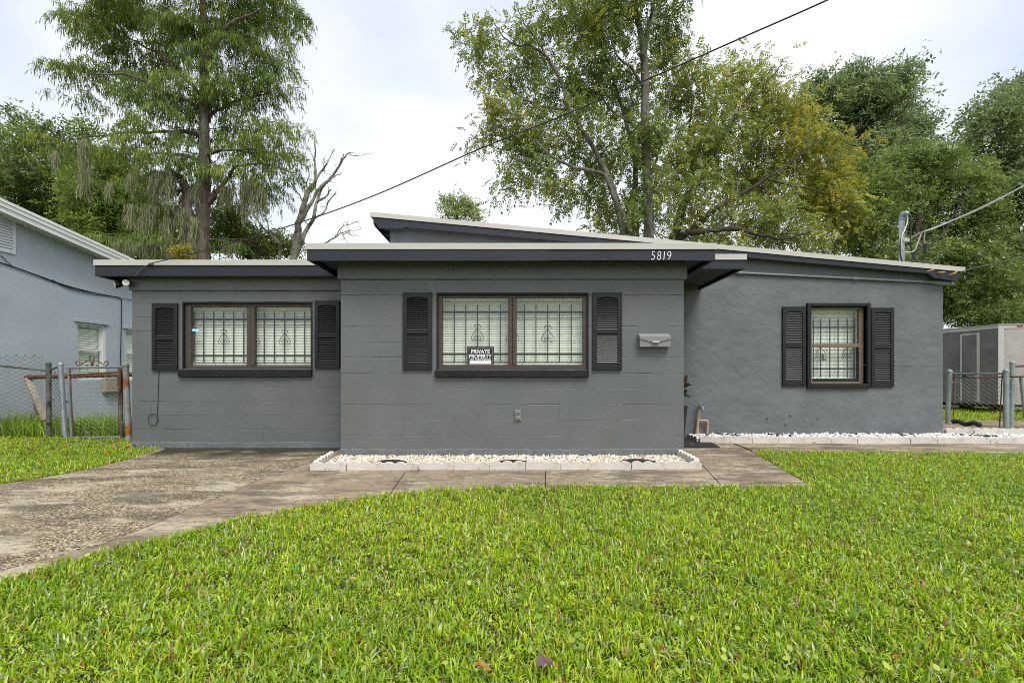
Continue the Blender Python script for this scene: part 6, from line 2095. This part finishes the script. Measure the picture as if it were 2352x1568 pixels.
# ------------------------------------------------------------------ grass
PAL_G = np.array([(.33, .51, .008), (.41, .58, .010), (.21, .37, .010), (.49, .61, .018), (.25, .44, .018), (.53, .61, .14), (.15, .28, .012), (.45, .51, .03)])
PAL_D = np.array([(.40, .20, .035), (.30, .115, .06), (.46, .36, .16), (.21, .13, .07), (.26, .10, .10)])
def grass(name, label, poly, dens, h, w, seed, pal=PAL_G, dry=.06, lean=.75, z0=-.01, patch=1.0, keep_out=(), holes=None, sheen_flecks=0.0):
    """flat pointed blades rooted at random inside poly; dens(x, y) = blades per square metre"""
    g = np.random.default_rng(seed)
    xs = np.array([p[0] for p in poly]); ys = np.array([p[1] for p in poly])
    A = (xs.max() - xs.min()) * (ys.max() - ys.min())
    dmax = max(dens(0, y) for y in np.linspace(ys.min(), ys.max(), 30))
    n = int(A * dmax)
    x = g.uniform(xs.min(), xs.max(), n); y = g.uniform(ys.min(), ys.max(), n)
    k = in_poly(x, y, [(p[0], p[1]) for p in poly])
    for q in keep_out: k &= ~in_poly(x, y, q)
    x, y = x[k], y[k]
    k = g.uniform(0, 1, len(x)) < np.array([dens(0, q) for q in np.linspace(ys.min(), ys.max(), 200)])[np.clip(((y - ys.min()) / (ys.max() - ys.min()) * 199).astype(int), 0, 199)] / dmax
    x, y = x[k], y[k]
    n = len(x)
    # slow patches: taller / shorter, greener / yellower turf
    pt = np.zeros(n); pc = np.zeros(n)
    for i in range(7):
        a = g.uniform(0, 2 * PI); f = g.uniform(1.2, 5.5); ph = g.uniform(0, 6.3)
        pt += np.sin((x * math.cos(a) + y * math.sin(a)) * f + ph)
        a = g.uniform(0, 2 * PI); f = g.uniform(.8, 4.0); ph = g.uniform(0, 6.3)
        pc += np.sin((x * math.cos(a) + y * math.sin(a)) * f + ph)
    pt /= 3; pc /= 3
    H = h * g.uniform(.45, 1.2, n) * (1 + .16 * pt * patch)
    W = w * g.uniform(.55, 1.25, n)
    az = g.uniform(0, 2 * PI, n)
    ln = np.clip(np.abs(g.normal(size=n)) * lean * .55 + .15, .05, 1.5)
    # worn or thin spots: no blades in small irregular holes
    if holes:
        q = np.zeros(n)
        for i in range(9):
            a = g.uniform(0, 2 * PI); f = g.uniform(9, 34); ph = g.uniform(0, 6.3)
            q += np.sin((x * math.cos(a) + y * math.sin(a)) * f + ph)
        H *= np.where(q > holes, .45, 1.0)
        ln = np.where(q > holes, np.minimum(1.45, ln + .4), ln)
    d = np.stack([np.cos(az), np.sin(az), np.zeros(n)], 1)
    s = np.stack([-np.sin(az), np.cos(az), np.zeros(n)], 1)
    tw = g.uniform(-.6, .6, n)[:, None]
    s = unit(s + d * tw)
    up = np.array([0, 0, 1.0])
    b = np.stack([x, y, np.full(n, z0)], 1)
    t1 = b + (up * np.cos(ln * .5)[:, None] + d * np.sin(ln * .5)[:, None]) * (H * .55)[:, None]
    t2 = t1 + (up * np.cos(ln * 1.35)[:, None] + d * np.sin(ln * 1.35)[:, None]) * (H * .5)[:, None]
    t2[:, 2] = np.maximum(t2[:, 2], z0 + .012)
    hw = (W * .5)[:, None]
    fold = np.cross(s, d * 1.0 + up * .001)
    V = np.stack([b - s * hw * .75, b + s * hw * .75, t1 + s * hw, t1 - s * hw, t2], 1).reshape(-1, 3)
    i0 = np.arange(n)[:, None] * 5
    T = np.concatenate([i0 + np.array([[0, 1, 2]]), i0 + np.array([[0, 2, 3]]), i0 + np.array([[3, 2, 4]])], 1).reshape(-1, 3)
    c = pal[g.integers(0, len(pal), n)] * g.uniform(.75, 1.22, (n, 1))
    c *= (1 + .13 * pc[:, None] * np.array([1.0, .8, .2]))
    dr = g.uniform(0, 1, n) < dry * (1 + .6 * pc)
    fl = g.uniform(0, 1, n) < sheen_flecks  # sky sheen on the blades, put into their colour as whitish flecks
    c[fl] = np.array([(.62, .68, .50), (.60, .66, .62), (.66, .66, .40), (.50, .62, .36)])[g.integers(0, 4, fl.sum())] * g.uniform(.8, 1.1, (fl.sum(), 1))
    c[dr] = PAL_D[g.integers(0, len(PAL_D), dr.sum())] * g.uniform(.7, 1.2, (dr.sum(), 1))
    o = np_mesh(name, V, T, M['grass'], None, np.repeat(c, 5, axis=0))
    return tag(o, label, 'grass', kind='stuff')

lawn_edge = [G(u, v) for u, v in LAWN_EDGE]
right_edge = [G(u, v) for u, v in ((1730, 1036.5), (1900, 1039), (2352, 1044), (2700, 1053))]
lawn = [(p.x, p.y) for p in lawn_edge] + [(p.x, p.y) for p in right_edge] + [(10.0, 5.6), (10.0, 0.9), (-6.5, 0.9)]
lawn[0] = (-6.5, lawn[0][1])
grass('lawn_grass', 'broad bladed green lawn filling the foreground before the walk', lawn,
      lambda x, y: 11500 if y < 2.2 else (8800 if y < 3.4 else 6000), .060, .0072, 1, dry=.085, lean=2.3, holes=2.0, sheen_flecks=.04)
left_lawn = [(p.x, p.y + .04) for p in [G(u, v) for u, v in LEFT_EDGE[1:]]]
left_lawn = left_lawn + [(-9.5, left_lawn[-1][1]), (-9.5, 7.9), (-6.3, 7.75), (-5.6, 7.3), (-5.55, 6.75)]
grass('lawn_grass', 'short lawn between the driveway and the garden gate', left_lawn, lambda x, y: 4800, .050, .008, 2, dry=.06, lean=2.0, holes=2.4, sheen_flecks=.04)
PAL_T = np.array([(.30, .48, .04), (.23, .40, .035), (.36, .53, .05), (.19, .33, .04), (.44, .55, .13)])
grass('tall_grass', 'tall unmown grass along the left fence', [(-9.6, 7.95), (-6.45, 7.75), (-6.45, 8.5), (-9.4, 8.9)], lambda x, y: 2000, .36, .011, 3, pal=PAL_T, dry=.03, lean=1.0)
grass('tall_grass', 'rough grass behind the garden gate', [(-6.4, 7.75), (-5.56, 7.65), (-5.56, 12.0), (-9.0, 12.0), (-9.0, 8.7)], lambda x, y: 1150, .22, .011, 4, pal=PAL_T, dry=.06, lean=.9)
grass('grass_strip', 'mown grass strip before the cargo trailer', [(7.7, 10.9), (18, 10.2), (18, 14.5), (7.7, 16.0)], lambda x, y: 800, .11, .013, 5, dry=.05)
# broad-leaved lawn weeds
g = np.random.default_rng(77)
n = 20000
x = -6 + 15.5 * g.uniform(0, 1, n) ** .55; y = 1.2 + 5.0 * g.uniform(0, 1, n) ** .8
k = in_poly(x, y, lawn); x, y = x[k], y[k]; n = len(x)
az = g.uniform(0, 2 * PI, n); el = g.uniform(-.1, .7, n)
d = np.stack([np.cos(az) * np.cos(el), np.sin(az) * np.cos(el), np.sin(el)], 1)
s = unit(np.cross(d, np.array([0, 0, 1.0]) + g.normal(size=(n, 3)) * .2))
b = np.stack([x, y, g.uniform(.03, .055, n)], 1)
L_ = g.uniform(.012, .030, n)
# six-sided leaf
q = [(0, 0), (.3, .42), (.7, .40), (1, 0), (.7, -.40), (.3, -.42)]
V = np.stack([b + d * (L_ * a)[:, None] + s * (L_ * c_ * .9)[:, None] for a, c_ in q], 1).reshape(-1, 3)
i0 = np.arange(n)[:, None] * 6
T = np.concatenate([i0 + np.array([[0, 1, 2, 3]]), i0 + np.array([[0, 3, 4, 5]])], 1).reshape(-1, 4)
cc = np.array([(.17, .33, .04), (.27, .40, .06), (.14, .27, .04), (.38, .46, .08)])[g.integers(0, 4, n)] * g.uniform(.8, 1.2, (n, 1))
tag(np_mesh('lawn_weeds', V, T, M['grass'], None, np.repeat(cc, 6, axis=0)), 'small round leaved weeds scattered through the lawn', 'weeds', kind='stuff')

# fallen leaves
def fallen(name, label, pts, seed, l0, l1, z=.01, tilt=.35):
    g = np.random.default_rng(seed)
    n = len(pts)
    az = g.uniform(0, 2 * PI, n); el = g.normal(size=n) * tilt * .5
    d = np.stack([np.cos(az) * np.cos(el), np.sin(az) * np.cos(el), np.sin(el)], 1)
    s = unit(np.cross(d, np.array([0, 0, 1.0]) + g.normal(size=(n, 3)) * tilt))
    L_ = g.uniform(l0, l1, n)
    b = np.column_stack([pts, np.zeros(n)]) if pts.shape[1] == 2 else pts.copy()
    b[:, 2] += z
    V = np.stack([b + d * (L_ * (a - .5))[:, None] + s * (L_ * c_)[:, None] + np.array([0, 0, 1]) * (L_ * e)[:, None] for a, c_, e in
                  ((0, 0, 0), (.3, .20, .08), (.7, .18, .10), (1, 0, .02), (.7, -.18, .06), (.3, -.20, .05))], 1).reshape(-1, 3)
    i0 = np.arange(n)[:, None] * 6
    T = np.concatenate([i0 + np.array([[0, 1, 2, 3]]), i0 + np.array([[0, 3, 4, 5]])], 1).reshape(-1, 4)
    pal = np.array([(.26, .12, .035), (.16, .075, .04), (.40, .26, .05), (.10, .05, .04), (.20, .11, .10), (.45, .20, .03), (.38, .34, .10)])
    c = pal[g.integers(0, len(pal), n)] * g.uniform(.7, 1.2, (n, 1))
    return tag(np_mesh(name, V, T, M['dryleaf'], None, np.repeat(c, 6, axis=0)), label, 'leaves', kind='stuff')
g = np.random.default_rng(8)
n = 700
x = g.uniform(-6, 9.5, n); y = 1.3 + 5.2 * g.uniform(0, 1, n)
k = in_poly(x, y, lawn)
k2 = in_poly(x, y, left_lawn)
fallen('fallen_leaves', 'brown and orange dead leaves scattered over the lawn', np.stack([x[k], y[k], np.full(k.sum(), .035)], 1), 9, .018, .045)
x = g.uniform(-9, -4.5, 150); y = g.uniform(5, 7.8, 150); k2 = in_poly(x, y, left_lawn)
fallen('fallen_leaves', 'dead leaves lying in the left lawn', np.stack([x[k2], y[k2], np.full(k2.sum(), .035)], 1), 10, .04, .09)
pv = [G(u, v) for u, v in ((1585, 1016), (1600, 1020), (1620, 1014), (1628, 1022), (1640, 1010), (1605, 1012), (1590, 1024), (1650, 1016))]
fallen('fallen_leaves', 'dead leaves on the black door mat', np.array([(p.x, p.y, .022) for p in pv]), 12, .04, .08, tilt=.2)
pv = [G(random.uniform(30, 760), random.uniform(1040, 1200)) for _ in range(26)] + [G(random.uniform(1640, 1800), random.uniform(1030, 1090)) for _ in range(22)] + [G(random.uniform(1640, 2340), random.uniform(1017, 1024)) for _ in range(30)] + [G(random.uniform(720, 1600), random.uniform(1080, 1086)) for _ in range(14)]
fallen('fallen_leaves', 'dead leaves on the driveway and walk', np.array([(p.x, p.y, .012) for p in pv]), 13, .025, .06, tilt=.2)
pv = [Vector((random.uniform(-2.2, 2.1), random.uniform(5.3, 5.98), .05)) for _ in range(24)] + [Vector((random.uniform(3, 7.5), random.uniform(7.2, 7.6), .08)) for _ in range(24)]
fallen('fallen_leaves', 'dead leaves caught in the gravel beds', np.array([tuple(p) for p in pv]), 14, .03, .06, tilt=.3)
# two larger single leaves in the near grass
def big_dead(u, v, ln, w, col, label, rot):
    c = G(u, v, .055)
    m = MB()
    n = 8
    dv = Vector((math.cos(rot), math.sin(rot), .12)).normalized(); sv = dv.cross(Vector((0, -.5, 1))).normalized()
    vs_, fs = [], []
    for i in range(n + 1):
        t = i / n
        ww = w * .5 * math.sin(PI * min(1, t * .93 + .05)) ** .7
        p = c + dv * ln * (t - .5) + Vector((0, 0, .012 * math.sin(t * 5)))
        vs_ += [p - sv * ww + Vector((0, 0, .010)), p, p + sv * ww + Vector((0, 0, .012))]
    for i in range(n):
        fs += [(3 * i, 3 * i + 1, 3 * i + 4, 3 * i + 3), (3 * i + 1, 3 * i + 2, 3 * i + 5, 3 * i + 4)]
    m.add(vs_, fs)
    mm_ = mat('dead_leaf_skin', col, rough=.7, var=.3, vscale=30)
    tag(m.build('fallen_leaf', mm_, origin=c, smooth=True), label, 'leaf')
big_dead(1252, 1524, .062, .046, (.12, .075, .085), 'curled purplish dead leaf in the near grass', .6)
big_dead(1110, 1536, .06, .022, (.30, .15, .03), 'narrow orange dead leaf in the near grass', -.2)
